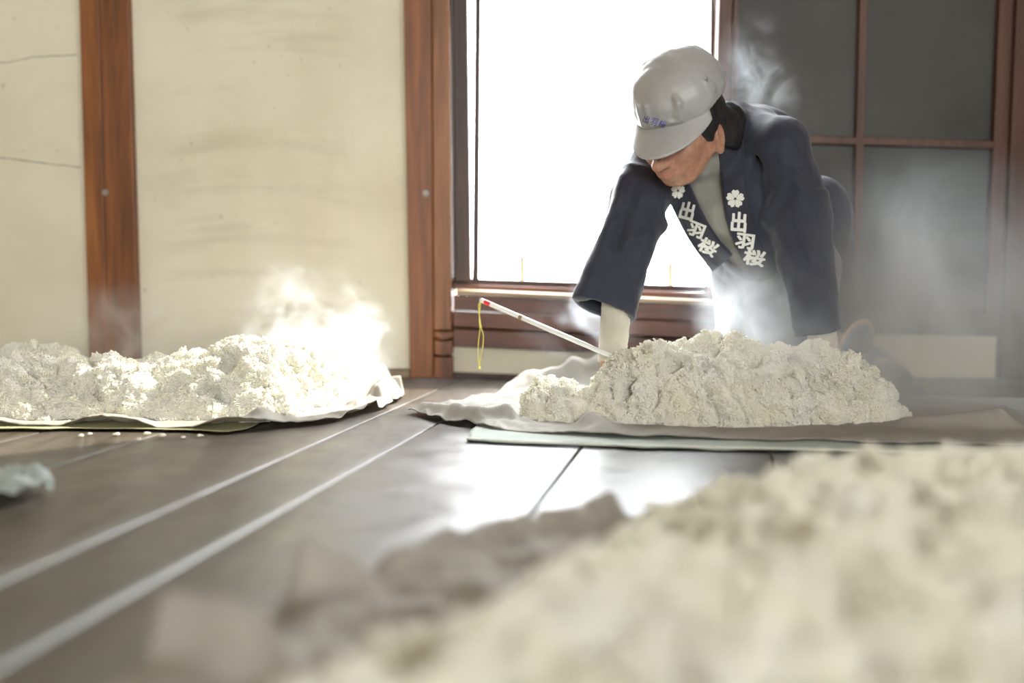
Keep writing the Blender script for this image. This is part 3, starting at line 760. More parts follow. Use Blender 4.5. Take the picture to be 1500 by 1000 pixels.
# ------------------------------------------------------------------ the kneeling man
class Field:
    """signed distance field on a grid, turned into a surface with surface nets."""
    def __init__(s, lo, hi, h):
        s.lo = np.array(lo, float); s.h = h
        s.n = np.ceil((np.array(hi) - s.lo) / h).astype(int) + 1
        s.v = np.full(tuple(s.n), 0.5, np.float32)
    def _sl(s, lo, hi):
        a = np.clip(np.floor((np.array(lo) - s.lo) / s.h).astype(int), 0, s.n - 1)
        b = np.clip(np.ceil((np.array(hi) - s.lo) / s.h).astype(int) + 1, 1, s.n)
        sl = tuple(slice(i, j) for i, j in zip(a, b))
        g = [s.lo[k] + s.h * np.arange(a[k], b[k]) for k in range(3)]
        return sl, g[0][:, None, None], g[1][None, :, None], g[2][None, None, :]
    def put(s, fn, lo, hi, k=0.01, cut=False):
        m = k * 1.2 + 0.02
        sl, x, y, z = s._sl(np.array(lo) - m, np.array(hi) + m)
        d = fn(x, y, z); a = s.v[sl]
        if cut:
            h = np.clip(0.5 - 0.5 * (a + d) / k, 0, 1)
            s.v[sl] = a + (-d - a) * h + k * h * (1 - h)
        else:
            h = np.clip(0.5 + 0.5 * (a - d) / k, 0, 1)
            s.v[sl] = a + (d - a) * h - k * h * (1 - h)
    def cone(s, a, b, ra, rb, k=0.02, cut=False):
        a, b = np.array(a, float), np.array(b, float); ab = b - a; L2 = max(1e-12, ab @ ab)
        def fn(x, y, z):
            px, py, pz = x - a[0], y - a[1], z - a[2]
            t = np.clip((px * ab[0] + py * ab[1] + pz * ab[2]) / L2, 0, 1)
            return np.sqrt((px - t * ab[0]) ** 2 + (py - t * ab[1]) ** 2 + (pz - t * ab[2]) ** 2) - (ra + (rb - ra) * t)
        r = max(ra, rb)
        s.put(fn, np.minimum(a, b) - r, np.maximum(a, b) + r, k, cut)
    def ell(s, c, r, R=None, k=0.02, cut=False):
        c = np.array(c, float); R = np.eye(3) if R is None else R      # columns of R: the axes
        def fn(x, y, z):
            q = [(x - c[0]) * R[0, i] + (y - c[1]) * R[1, i] + (z - c[2]) * R[2, i] for i in range(3)]
            k0 = np.sqrt(sum((q[i] / r[i]) ** 2 for i in range(3))); k1 = np.sqrt(sum((q[i] / r[i] ** 2) ** 2 for i in range(3))) + 1e-9
            return k0 * (k0 - 1) / k1
        m = max(r)
        s.put(fn, c - m, c + m, k, cut)
    def flat(s, a, b, ua, ub, va, vb, uref, k=0.02, cut=False, p=3.0, ext=0.0):
        """tapered flat sleeve from a to b: half widths u (along uref) and v, open square ends."""
        a, b = np.array(a, float), np.array(b, float); w = b - a; L = np.linalg.norm(w); w = w / L
        u = np.array(uref, float); u = u - w * (u @ w); u /= np.linalg.norm(u); v = np.cross(w, u)
        def fn(x, y, z):
            px, py, pz = x - a[0], y - a[1], z - a[2]
            t = px * w[0] + py * w[1] + pz * w[2]; q = px * u[0] + py * u[1] + pz * u[2]; r_ = px * v[0] + py * v[1] + pz * v[2]
            f = np.clip(t / L, 0, 1); wu, wv = ua + (ub - ua) * f, va + (vb - va) * f
            d = ((np.abs(q / wu) ** p + np.abs(r_ / wv) ** p) ** (1 / p) - 1) * np.minimum(wu, wv)
            return np.maximum(d, np.maximum(-t - ext, t - L - ext))
        m = max(ua, ub, va, vb)
        s.put(fn, np.minimum(a, b) - m, np.maximum(a, b) + m, k, cut)
    def plane_cut(s, p, n):
        """keep the side against n."""
        sl, x, y, z = s._sl(s.lo, s.lo + s.h * s.n)
        s.v = np.maximum(s.v, ((x - p[0]) * n[0] + (y - p[1]) * n[1] + (z - p[2]) * n[2]).astype(np.float32))
    def wrinkle(s, fn):
        near = np.abs(s.v) < 0.03
        i, j, k = np.nonzero(near)
        s.v[i, j, k] += fn(s.lo[0] + i * s.h, s.lo[1] + j * s.h, s.lo[2] + k * s.h).astype(np.float32)
    def mesh(s, name, relax=1):
        v = s.v.astype(np.float64); ins = v < 0
        c = [(dx, dy, dz) for dx in (0, 1) for dy in (0, 1) for dz in (0, 1)]
        nx, ny, nz = v.shape
        def cor(A, o): return A[o[0]:nx - 1 + o[0], o[1]:ny - 1 + o[1], o[2]:nz - 1 + o[2]]
        cnt = sum(cor(ins, o).astype(np.int8) for o in c)
        act = (cnt > 0) & (cnt < 8)
        I, J, K_ = np.nonzero(act)
        idx = -np.ones(act.shape, np.int64); idx[I, J, K_] = np.arange(len(I))
        acc = np.zeros((len(I), 3)); num = np.zeros(len(I))
        for o in c:
            for ax in range(3):
                if o[ax]: continue
                o2 = list(o); o2[ax] = 1
                v0 = v[I + o[0], J + o[1], K_ + o[2]]; v1 = v[I + o2[0], J + o2[1], K_ + o2[2]]
                cr = (v0 < 0) != (v1 < 0)
                t = np.where(cr, v0 / np.where(cr, v0 - v1, 1), 0)
                p = np.tile(np.array(o, float), (len(I), 1)); p[:, ax] += t
                acc[cr] += p[cr]; num[cr] += 1
        V = (np.stack([I, J, K_], -1) + acc / num[:, None]) * s.h + s.lo
        Fs = []
        for ax in range(3):
            b, d = (ax + 1) % 3, (ax + 2) % 3
            sh = [slice(1, n - 1) for n in v.shape]; sh[ax] = slice(0, v.shape[ax] - 1)
            sh2 = list(sh); sh2[ax] = slice(1, v.shape[ax])
            A0, A1 = ins[tuple(sh)], ins[tuple(sh2)]
            e = np.argwhere(A0 != A1)
            if not len(e): continue
            first = A0[tuple(e.T)]
            base = e + np.array([s_.start for s_ in sh])
            def cell(db, dd):
                q = base.copy(); q[:, b] += db; q[:, d] += dd
                return idx[q[:, 0], q[:, 1], q[:, 2]]
            quad = np.stack([cell(-1, -1), cell(0, -1), cell(0, 0), cell(-1, 0)], -1)
            quad[~first] = quad[~first][:, ::-1]
            Fs.append(quad)
        F_ = np.concatenate(Fs); F_ = F_[(F_ >= 0).all(1)]
        for _ in range(relax):
            S = np.zeros_like(V); n_ = np.zeros(len(V))
            for a_, b_ in ((0, 1), (1, 2), (2, 3), (3, 0)):
                np.add.at(S, F_[:, a_], V[F_[:, b_]]); np.add.at(S, F_[:, b_], V[F_[:, a_]])
                np.add.at(n_, F_[:, a_], 1); np.add.at(n_, F_[:, b_], 1)
            V = np.where(n_[:, None] > 0, V * 0.5 + 0.5 * S / np.maximum(1, n_)[:, None], V)
        return mesh(name, V.tolist(), F_.tolist()), V, F_
def K(px, py, d): return np.array(P(px, py, d))

M['skin'] = mat('tanned_skin', (0.52, 0.27, 0.17), 0.5, Subsurface_Weight=0.12, Subsurface_Scale=0.006)
_m = M['skin']; _n = noise_tex(_m, coords(_m), 90, 4, 0.6); _r = ramp(_m, _n, 'Fac', [(0.3, (0.36, 0.17, 0.105)), (0.7, (0.52, 0.28, 0.185))]); lk(_m, _r, 'Color', bsdf(_m), 'Base Color'); bump(_m, _n, 'Fac', 0.15, 0.001)
M['lip'] = mat('lip_skin', (0.50, 0.21, 0.16), 0.42)
M['hair'] = mat('black_hair', (0.012, 0.011, 0.012), 0.45)
M['eye'] = mat('dark_eye', (0.02, 0.015, 0.012), 0.2)
def fabric(name, c0, c1, rough, wv=260, sheen=0.3, bs=0.25):
    m = mat(name, c1, rough, Sheen_Weight=sheen, Sheen_Roughness=0.5)
    mp = coords(m); n = noise_tex(m, mp, 12, 4, 0.6); r = ramp(m, n, 'Fac', [(0.3, c0), (0.7, c1)]); lk(m, r, 'Color', bsdf(m), 'Base Color')
    n2 = noise_tex(m, mp, 26, 3, 0.5, 0.6); b1 = bump(m, n2, 'Fac', 0.22, 0.006)
    n3 = noise_tex(m, mp, wv * 3, 2); bump(m, n3, 'Fac', bs, 0.0006, b1)
    return m
M['navy'] = fabric('navy_cotton', (0.016, 0.018, 0.034), (0.026, 0.029, 0.052), 0.75)
M['band'] = fabric('dark_navy_collar', (0.012, 0.013, 0.026), (0.018, 0.020, 0.038), 0.7)
M['shirt'] = fabric('grey_shirt', (0.22, 0.21, 0.18), (0.30, 0.29, 0.25), 0.8)
M['trouser'] = fabric('grey_blue_trousers', (0.16, 0.17, 0.19), (0.24, 0.25, 0.27), 0.8)
M['cap'] = fabric('pale_grey_satin', (0.36, 0.355, 0.345), (0.44, 0.435, 0.42), 0.36, 400, 0.1, 0.1)
M['cover'] = fabric('beige_knit', (0.50, 0.46, 0.38), (0.62, 0.58, 0.48), 0.85)
M['print'] = mat('white_print', (0.78, 0.78, 0.72), 0.7)
M['embroid'] = mat('violet_blue_thread', (0.06, 0.05, 0.38), 0.6)
M['sole'] = mat('tan_rubber', (0.55, 0.33, 0.13), 0.6)
M['shoe'] = fabric('dark_blue_canvas', (0.03, 0.035, 0.055), (0.05, 0.055, 0.08), 0.7)
M['shoe2'] = fabric('brown_grey_canvas', (0.10, 0.09, 0.08), (0.15, 0.135, 0.12), 0.7)

man = tag(empty('person', (P(1150, 500, 2.4).x, 2.4, 0)), 'person in white cap and navy coat kneeling over the rice mound, head bowed', 'person')

# joints, from the photograph's outline and the arm and torso lengths
rS, rE, rW = K(962, 238, 2.33), K(908, 400, 2.225), K(897, 530, 2.18)
lS, lE, lW = K(1145, 215, 2.25), K(1190, 385, 2.235), K(1207, 505, 2.215)
NECK, CHEST, HIP = K(1062, 200, 2.33), K(1085, 250, 2.37), K(1165, 365, 2.55)
KR, KL, AR, AL = K(1090, 545, 2.42), K(1172, 548, 2.40), K(1238, 540, 2.62), K(1285, 552, 2.57)
HR, HL = K(1125, 395, 2.50), K(1180, 395, 2.46)
# head frame
HC = K(997, 190, 2.19)
yaw, pit, rol = math.radians(40), math.radians(30), math.radians(2)
hf = np.array([-math.sin(yaw) * math.cos(pit), -math.cos(yaw) * math.cos(pit), -math.sin(pit)])
hl = np.array([math.cos(yaw), -math.sin(yaw), 0.0]); hu = np.cross(hf, hl); hu = hu if hu[2] > 0 else -hu
hl, hu = hl * math.cos(rol) - hu * math.sin(rol), hu * math.cos(rol) + hl * math.sin(rol)
HRM = np.stack([hf, hl, hu], 1)
def h(f, l, u): return HC + hf * f + hl * l + hu * u
# the cap sits a little further forward and less turned than the face
CC = K(1000, 166, 2.19)
cyaw, cpit = math.radians(35), math.radians(39)
cf_ = np.array([-math.sin(cyaw) * math.cos(cpit), -math.cos(cyaw) * math.cos(cpit), -math.sin(cpit)])
cl_ = np.array([math.cos(cyaw), -math.sin(cyaw), 0.0]); cu_ = np.cross(cf_, cl_); cu_ = cu_ if cu_[2] > 0 else -cu_
CRM = np.stack([cf_, cl_, cu_], 1)
def hc(f, l, u): return CC + cf_ * f + cl_ * l + cu_ * u

def face(B):
    B.ell(h(-0.015, 0, 0.03), (0.098, 0.078, 0.095), HRM, 0.02)
    B.ell(h(0.030, 0, -0.032), (0.064, 0.062, 0.070), HRM, 0.03)
    B.cone(h(0.064, -0.010, -0.083), h(0.064, 0.010, -0.083), 0.018, 0.018, 0.02)
    for q in (-1, 1):
        B.cone(h(-0.005, q * 0.056, -0.042), h(0.045, q * 0.026, -0.084), 0.018, 0.014, 0.02)
        B.ell(h(0.060, q * 0.040, -0.022), (0.022, 0.022, 0.022), HRM, 0.022)
        B.ell(h(0.094, q * 0.031, 0.002), (0.012, 0.016, 0.010), HRM, 0.012, True)
        B.ell(h(0.074, q * 0.031, 0.001), (0.013, 0.015, 0.012), HRM, 0.006)
        B.ell(h(0.101, q * 0.0125, -0.033), (0.011, 0.0085, 0.009), HRM, 0.006)
        B.ell(h(0.106, q * 0.0065, -0.042), (0.005, 0.0035, 0.003), HRM, 0.003, True)
        B.cone(h(0.099, q * 0.019, -0.036), h(0.084, q * 0.036, -0.066), 0.0028, 0.0022, 0.006, True)
        # ear: bowl with a rim and a lobe
        e = h(-0.014, q * 0.080, -0.026)
        B.ell(e, (0.019, 0.009, 0.030), HRM, 0.006)
        B.ell(e + hl * q * 0.008 + hf * 0.002, (0.011, 0.007, 0.019), HRM, 0.004, True)
        B.ell(e - hu * 0.028 + hf * 0.006, (0.009, 0.007, 0.010), HRM, 0.008)
        B.cone(e + hf * 0.010 - hu * 0.004, e + hf * 0.012 + hu * 0.006, 0.005, 0.004, 0.004)
    B.cone(h(0.080, -0.036, 0.022), h(0.080, 0.036, 0.022), 0.011, 0.011, 0.016)
    B.cone(h(0.086, 0, 0.010), h(0.118, 0, -0.027), 0.008, 0.0125, 0.012)
    B.ell(h(0.119, 0, -0.030), (0.013, 0.0125, 0.011), HRM, 0.008)
    B.ell(h(0.082, 0, -0.058), (0.016, 0.030, 0.020), HRM, 0.016)
    B.cone(h(0.090, -0.019, -0.0555), h(0.0985, 0, -0.0525), 0.0040, 0.0060, 0.004); B.cone(h(0.0985, 0, -0.0525), h(0.090, 0.019, -0.0555), 0.0060, 0.0040, 0.004)
    B.cone(h(0.089, -0.017, -0.0620), h(0.0955, 0, -0.0645), 0.0045, 0.0072, 0.004); B.cone(h(0.0955, 0, -0.0645), h(0.089, 0.017, -0.0620), 0.0072, 0.0045, 0.004)
    B.cone(h(0.094, -0.022, -0.0585), h(0.1045, 0, -0.0580), 0.0016, 0.0016, 0.003, True); B.cone(h(0.1045, 0, -0.0580), h(0.094, 0.022, -0.0585), 0.0016, 0.0016, 0.003, True)
def hand(B, wrist, fwd, side):
    """palm pressed down, four fingers spread forward and a thumb off the side of the palm."""
    f = np.array(fwd, float); f /= np.linalg.norm(f)
    dn = np.array([0, 0, -1.0]); sd = np.cross(f, dn) * side; sd /= np.linalg.norm(sd)
    up = -dn
    pc = wrist + f * 0.045 - up * 0.022
    R = np.stack([f, sd, np.cross(f, sd)], 1)
    B.cone(wrist, wrist + f * 0.02 - up * 0.012, 0.025, 0.022, 0.015)
    B.ell(pc, (0.050, 0.040, 0.016), R, 0.015)
    for i, (o, ln) in enumerate(((0.029, 0.068), (0.010, 0.077), (-0.009, 0.072), (-0.027, 0.056))):
        r0 = pc + f * 0.038 + sd * o
        d1 = f + sd * o * 3.2; d1 /= np.linalg.norm(d1)
        m1 = r0 + d1 * ln * 0.48 + up * 0.004; m2 = m1 + d1 * ln * 0.30 - up * 0.007; tp = m2 + d1 * ln * 0.22 - up * 0.010
        B.cone(r0, m1, 0.0092, 0.0086, 0.005); B.cone(m1, m2, 0.0086, 0.0080, 0.003); B.cone(m2, tp, 0.0080, 0.0068, 0.003)
    t0 = pc - f * 0.018 + sd * 0.034; t1_ = t0 + f * 0.026 + sd * 0.026 - up * 0.002; t2_ = t1_ + f * 0.028 + sd * 0.010 - up * 0.005
    B.cone(t0, t1_, 0.0125, 0.0100, 0.008); B.cone(t1_, t2_, 0.0100, 0.0080, 0.003)

B = Field(np.array([0.02, 1.98, 0.0]), np.array([0.95, 2.78, 0.72]), 0.0032)
face(B)
B.cone(h(-0.030, 0, -0.03), NECK, 0.050, 0.050, 0.03)
B.cone(NECK, CHEST, 0.06, 0.09, 0.03); B.cone(CHEST, HIP, 0.09, 0.105, 0.03)
for S_, E_, W_ in ((rS, rE, rW), (lS, lE, lW)):
    B.cone(NECK + np.array([0, 0.04, -0.01]), S_ + np.array([0, 0.02, 0]), 0.035, 0.035, 0.03); B.cone(S_, E_, 0.040, 0.031, 0.02); B.cone(E_, W_, 0.031, 0.025, 0.02)
for H_, K_n, A_ in ((HR, KR, AR), (HL, KL, AL)):
    B.cone(HIP, H_, 0.09, 0.075, 0.03); B.cone(H_, K_n, 0.07, 0.05, 0.02); B.cone(K_n, A_, 0.05, 0.024, 0.02); B.cone(A_, A_ + np.array([0.02, -0.01, 0.0]), 0.024, 0.020, 0.02)
hand(B, rW - np.array([0, 0, 0.030]), (0.75, -0.35, 0), -1); hand(B, lW - np.array([0, 0, 0.03]), (-0.6, -0.12, 0), 1)
B.cone(rW, rW - np.array([0, 0, 0.03]), 0.025, 0.025, 0.01); B.cone(lW, lW - np.array([0, 0, 0.03]), 0.025, 0.025, 0.01)
B.v = np.maximum(B.v, (0.010 - B._sl(B.lo, B.lo + B.h * B.n)[3]).astype(np.float32))
me, BV, BF = B.mesh('body', 1)
body = obj('body', me, M['skin'], man, True)
me.materials.append(M['lip'])
loc = (BV - HC) @ HRM
lipv = (loc[:, 0] > 0.090) & (np.abs(loc[:, 1]) < 0.020) & (np.abs(loc[:, 2] + 0.0592) < 0.0078 * (1 - (loc[:, 1] / 0.024) ** 2))
lipf = lipv[BF].all(1)
me.polygons.foreach_set('material_index', lipf.astype(np.int32))
# eyes (under the visor)
for q in (-1, 1):
    bm = bmesh.new(); bmesh.ops.create_uvsphere(bm, u_segments=14, v_segments=10, radius=0.0115); bmesh.ops.translate(bm, verts=bm.verts, vec=h(0.0775, q * 0.031, -0.001))
    obj('eye', bm_mesh('eye', bm), M['eye'], man, True)
# hair
Hh = Field(HC - 0.18, HC + 0.2, 0.003)
Hh.ell(h(-0.022, 0, 0.022), (0.098, 0.085, 0.096), HRM, 0.01)
Hh.cone(h(-0.075, -0.03, -0.035), h(-0.075, 0.03, -0.035), 0.03, 0.03, 0.03)
Hh.cone(h(-0.055, 0.01, 0.0), h(-0.075, 0.03, -0.055), 0.062, 0.056, 0.03); Hh.cone(h(-0.075, 0.03, -0.055), K(1060, 182, 2.29), 0.056, 0.052, 0.03); Hh.cone(h(0.004, 0.072, 0.03), h(0.0, 0.072, 0.004), 0.016, 0.014, 0.012)
for q in (-1, 1): Hh.cone(h(0.022, q * 0.072, 0.02), h(0.010, q * 0.071, -0.022), 0.012, 0.007, 0.012)
Hh.plane_cut(h(0.040, 0, 0), hf); Hh.plane_cut(h(0, 0, -0.110), -hu)
nn = hf * 0.55 - hu * 0.83; Hh.plane_cut(h(0.020, 0, -0.020), nn)
Hh.wrinkle(lambda x, y, z: 0.0012 * fbm(x * 160, y * 160, z * 60, 2, 5))
obj('hair', Hh.mesh('hair', 1)[0], M['hair'], man, True)

# cap: baggy crown, stiff front band, visor
C_ = Field(CC - 0.25, CC + 0.25, 0.0032)
C_.ell(hc(-0.006, -0.003, 0.056), (0.120, 0.097, 0.078), CRM, 0.01)
C_.ell(hc(-0.020, -0.010, 0.076), (0.075, 0.070, 0.058), CRM, 0.03)
C_.ell(hc(-0.010, 0, 0.040), (0.119, 0.0945, 0.05), CRM, 0.02)
for (a, b, r) in (((0.108, -0.036, 0.046), (0.098, -0.044, 0.098), 0.006), ((0.113, -0.016, 0.048), (0.107, -0.022, 0.088), 0.0055), ((0.100, 0.048, 0.046), (0.098, 0.050, 0.080), 0.0055), ((0.098, 0.050, 0.080), (0.090, 0.042, 0.092), 0.005), ((0.02, 0.095, 0.062), (0.03, 0.092, 0.10), 0.005), ((0.117, -0.01, 0.046), (0.106, 0.040, 0.044), 0.005)):
    C_.cone(hc(*a), hc(*b), r, r * 0.6, 0.010)
for (a, b, r) in (((0.116, -0.027, 0.050), (0.110, -0.033, 0.090), 0.006), ((0.110, 0.036, 0.052), (0.108, 0.039, 0.085), 0.005), ((0.117, -0.03, 0.037), (0.112, 0.040, 0.036), 0.003)):
    C_.cone(hc(*a), hc(*b), r, r * 0.5, 0.008, True)
C_.plane_cut(hc(0.1, 0, 0.022), -(cu_ * 0.985 + cf_ * 0.10))
C_.ell(hc(-0.012, 0, 0.02), (0.096, 0.082, 0.075), CRM, 0.004, True)
C_.wrinkle(lambda x, y, z: 0.0018 * fbm(x * 30, y * 30, z * 30, 3, 15))
me, CV, CF = C_.mesh('cap', 1)
cap = obj('cap', me, M['cap'], man, True)
tv = []; tf = []
NA, NR_ = 40, 12
for i in range(NA + 1):
    ph = math.radians(-62 + 124 * i / NA)
    for j in range(NR_ + 1):
        r_ = j / NR_
        Lb = 0.076 * max(0.0, math.cos(ph * 1.3)) ** 0.6 + 0.002
        fo, lo_ = (0.112 + Lb * r_) * math.cos(ph) - 0.010, (0.095 + Lb * 0.28 * r_) * math.sin(ph)
        uo = 0.030 - 0.42 * Lb * r_ - 1.5 * lo_ * lo_ * (0.35 + 0.65 * r_) + 0.006
        tv.append(hc(fo, lo_, uo)); 
for i in range(NA):
    for j in range(NR_):
        a = i * (NR_ + 1) + j
        tf.append((a, a + 1, a + NR_ + 2, a + NR_ + 1))
vis = obj('visor', mesh('visor', tv, tf), M['cap'], man, True)
sol = vis.modifiers.new('thickness', 'SOLIDIFY'); sol.thickness = 0.0032; sol.offset = 0

# coat
def torso(J, e):
    J.cone(K(985, 232, 2.34), K(1065, 200, 2.36), 0.052 - e, 0.066 - e, 0.03)
    J.cone(K(1065, 200, 2.36), K(1138, 212, 2.28), 0.066 - e, 0.064 - e, 0.03)
    J.ell(K(1098, 232, 2.39), (0.115 - e, 0.125 - e, 0.122 - e), None, 0.03)
    J.cone(K(1088, 250, 2.38), K(1160, 358, 2.56), 0.115 - e, 0.132 - e, 0.04)
    J.ell(K(1196, 318, 2.50), (0.088 - e, 0.08 - e, 0.10 - e), None, 0.02)
    J.ell(K(1200, 378, 2.52), (0.086 - e, 0.08 - e, 0.105 - e), None, 0.03)
    J.cone(K(1022, 265, 2.30), K(1042, 318, 2.29), 0.055 - e, 0.056 - e, 0.04)
    J.cone(K(1042, 318, 2.29), K(1092, 368, 2.33), 0.056 - e, 0.056 - e, 0.04)
    J.cone(K(1085, 270, 2.27), K(1118, 378, 2.31), 0.052 - e, 0.052 - e, 0.04)
J = Field(np.array([0.08, 2.02, 0.06]), np.array([0.95, 2.76, 0.70]), 0.004)
torso(J, 0.0)
ring = [K(1068, 200, 2.27), K(1070, 172, 2.28), K(1076, 163, 2.34), K(1070, 165, 2.43), K(1030, 182, 2.44), K(1000, 205, 2.40), K(990, 228, 2.33)]
for a, b in zip(ring, ring[1:]): J.cone(a, b, 0.021, 0.021, 0.02)
J.cone(K(1090, 165, 2.40), K(1150, 186, 2.36), 0.022, 0.022, 0.03)
# his right sleeve
ux = np.array([1, 0.15, -0.32])
J.cone(K(965, 236, 2.33), K(938, 285, 2.29), 0.064, 0.060, 0.03)
RA, RB = K(947, 262, 2.30), K(884, 453, 2.19)
J.flat(RA, RB, 0.056, 0.070, 0.050, 0.046, ux, 0.02, False, 3.2)
J.flat(RA + (RB - RA) * 0.80, RB + (RB - RA) * 0.2, 0.056, 0.060, 0.034, 0.036, ux, 0.004, True, 3.2)
# his left sleeve
J.cone(K(1140, 222, 2.26), K(1172, 320, 2.24), 0.074, 0.066, 0.03)
LA, LB = K(1166, 290, 2.24), K(1198, 487, 2.22)
uy = np.array([1, 0.1, -0.05])
J.flat(LA, LB, 0.066, 0.049, 0.060, 0.048, uy, 0.02, False, 2.8)
J.flat(LA + (LB - LA) * 0.86, LB + (LB - LA) * 0.2, 0.040, 0.040, 0.036, 0.036, uy, 0.004, True, 2.8)
def crease(a, b, r, sink=0.0, cut=False):
    p, q = K(*a), K(*b)
    hit0, hit1 = p, q
    J.cone(p, q, r, r * 0.5, 0.03, cut)
for (a, b, r) in (((1122, 322, 2.215), (1163, 262, 2.185), 0.008), ((1165, 262, 2.185), (1183, 345, 2.178), 0.005), ((1100, 225, 2.27), (1097, 300, 2.235), 0.006), ((1183, 345, 2.178), (1203, 440, 2.185), 0.004), ((1148, 385, 2.21), (1166, 478, 2.20), 0.006),
                  ((915, 262, 2.25), (897, 330, 2.215), 0.006), ((897, 330, 2.215), (852, 432, 2.165), 0.006), ((940, 275, 2.24), (915, 360, 2.195), 0.005), ((972, 330, 2.25), (935, 350, 2.20), 0.004)):
    crease(a, b, r)
for (a, b, r) in (((1116, 332, 2.21), (1158, 280, 2.17), 0.006), ((930, 270, 2.225), (903, 360, 2.185), 0.005), ((1112, 230, 2.24), (1110, 310, 2.205), 0.005), ((1200, 250, 2.36), (1225, 290, 2.42), 0.012)):
    crease(a, b, r, 0, True)
J.wrinkle(lambda x, y, z: 0.0045 * fbm(x * 16 + z * 5, y * 14, z * 7 - x * 6, 3, 25))
me, JV, JF = J.mesh('coat', 1)
jac_bvh = BVHTree.FromPolygons([tuple(v) for v in JV], [tuple(f) for f in JF])
def px_of(V):
    d = V - np.array(CAMP); w = d @ np.array(_F)
    return 750 + FPX * d[:, 0] / w, 500 - FPX * (d @ np.array(_U)) / w
VPOLY = [(1070, 168), (1050, 190), (1036, 232), (990, 246), (992, 262), (1010, 292), (1028, 325), (1046, 356), (1068, 386), (1106, 402), (1092, 372), (1080, 335), (1073, 292), (1068, 235), (1069, 190)]
cen = JV[JF].mean(1); cx_, cy_ = px_of(cen)
e1, e2 = JV[JF[:, 1]] - JV[JF[:, 0]], JV[JF[:, 2]] - JV[JF[:, 0]]
nr = np.cross(e1, e2); facing = ((cen - np.array(CAMP)) * nr).sum(1) < 0
drop = (poly_sd(cx_, cy_, VPOLY) > 0) & facing & (cen[:, 1] < 2.36)
bm = bmesh.new(); bm.from_mesh(me); bm.faces.ensure_lookup_table()
bmesh.ops.delete(bm, geom=[bm.faces[i] for i in np.nonzero(drop)[0]], context='FACES')
bm.to_mesh(me); bm.free()
coat = obj('coat', me, M['navy'], man, True)
S_f = Field(np.array([0.25, 2.1, 0.15]), np.array([0.95, 2.76, 0.70]), 0.0045)
torso(S_f, 0.011)
S_f.cone(h(-0.03, 0.0, -0.062), K(1056, 228, 2.32), 0.060, 0.068, 0.02)
S_f.plane_cut(h(0, 0, -0.060), (hu * 0.9 + hf * 0.1))
S_f.wrinkle(lambda x, y, z: 0.004 * fbm(x * 18 + z * 9, y * 14, z * 9 - x * 9, 3, 45))
me, SV, SF = S_f.mesh('shirt', 1)
obj('shirt', me, M['shirt'], man, True)

# coat collar bands laid on the coat and shirt, with their prints
both = BVHTree.FromPolygons([tuple(v) for v in JV] + [tuple(v) for v in SV], [tuple(f) for f in JF] + [tuple(int(i) + len(JV) for i in f) for f in SF])
def cast(bvh, px, py):
    r = ray(px, py).normalized()
    hit = bvh.ray_cast(CAMP, r)
    return hit
def band(path, width, name):
    c = catmull([Vector((x, y, 0)) for x, y in path], 6)
    nw = 8
    rows = []
    last = None
    for i, p in enumerate(c):
        t = (c[min(i + 1, len(c) - 1)] - c[max(i - 1, 0)]).normalized(); n = Vector((-t.y, t.x, 0))
        if n.x < 0: n = -n
        row = []
        for j in range(nw + 1):
            q = p + n * width * (j / nw - 0.5)
            hit = cast(both, q.x, q.y)
            row.append((hit[0], hit[3]) if hit[0] is not None else None)
        rows.append((row, p, n))
    # depths: fill misses from neighbours, then smooth, so the band is one calm strip of cloth
    D = np.full((len(rows), nw + 1), np.nan)
    for i, (row, p, n) in enumerate(rows):
        for j, q in enumerate(row):
            if q is not None and q[1] < 2.6: D[i, j] = q[1]
    for i in range(len(rows)):
        g = np.nonzero(~np.isnan(D[i]))[0]
        if len(g): D[i] = np.interp(np.arange(nw + 1), g, D[i][g])
    for j in range(nw + 1):
        g = np.nonzero(~np.isnan(D[:, j]))[0]; D[:, j] = np.interp(np.arange(len(rows)), g, D[g, j])
    for _ in range(6):
        E = np.pad(D, 1, 'edge'); D = np.minimum(D, 0.25 * D + 0.1875 * (E[:-2, 1:-1] + E[2:, 1:-1] + E[1:-1, :-2] + E[1:-1, 2:]))
    D -= 0.004
    vs = []
    for i, (row, p, n) in enumerate(rows):
        for j in range(nw + 1):
            q = p + n * width * (j / nw - 0.5)
            vs.append(CAMP + ray(q.x, q.y).normalized() * D[i, j])
    fs = [(i * (nw + 1) + j, i * (nw + 1) + j + 1, (i + 1) * (nw + 1) + j + 1, (i + 1) * (nw + 1) + j) for i in range(len(rows) - 1) for j in range(nw)]
    me = mesh(name, vs, fs)
    o = obj(name, me, M['band'], man, True)
    md = o.modifiers.new('thickness', 'SOLIDIFY'); md.thickness = 0.005; md.offset = -1 if me.polygons[0].normal.y < 0 else 1
    return o, BVHTree.FromPolygons([tuple(v) for v in vs], fs)
band_a, bvh_a = band([(978, 240), (985, 260), (995, 282), (1008, 310), (1022, 337), (1038, 361), (1058, 386)], 37, 'collar_band')
band_b, bvh_b = band([(1070, 168), (1070, 200), (1073, 240), (1078, 291), (1085, 325), (1094, 353), (1107, 379), (1119, 400)], 36, 'collar_band')
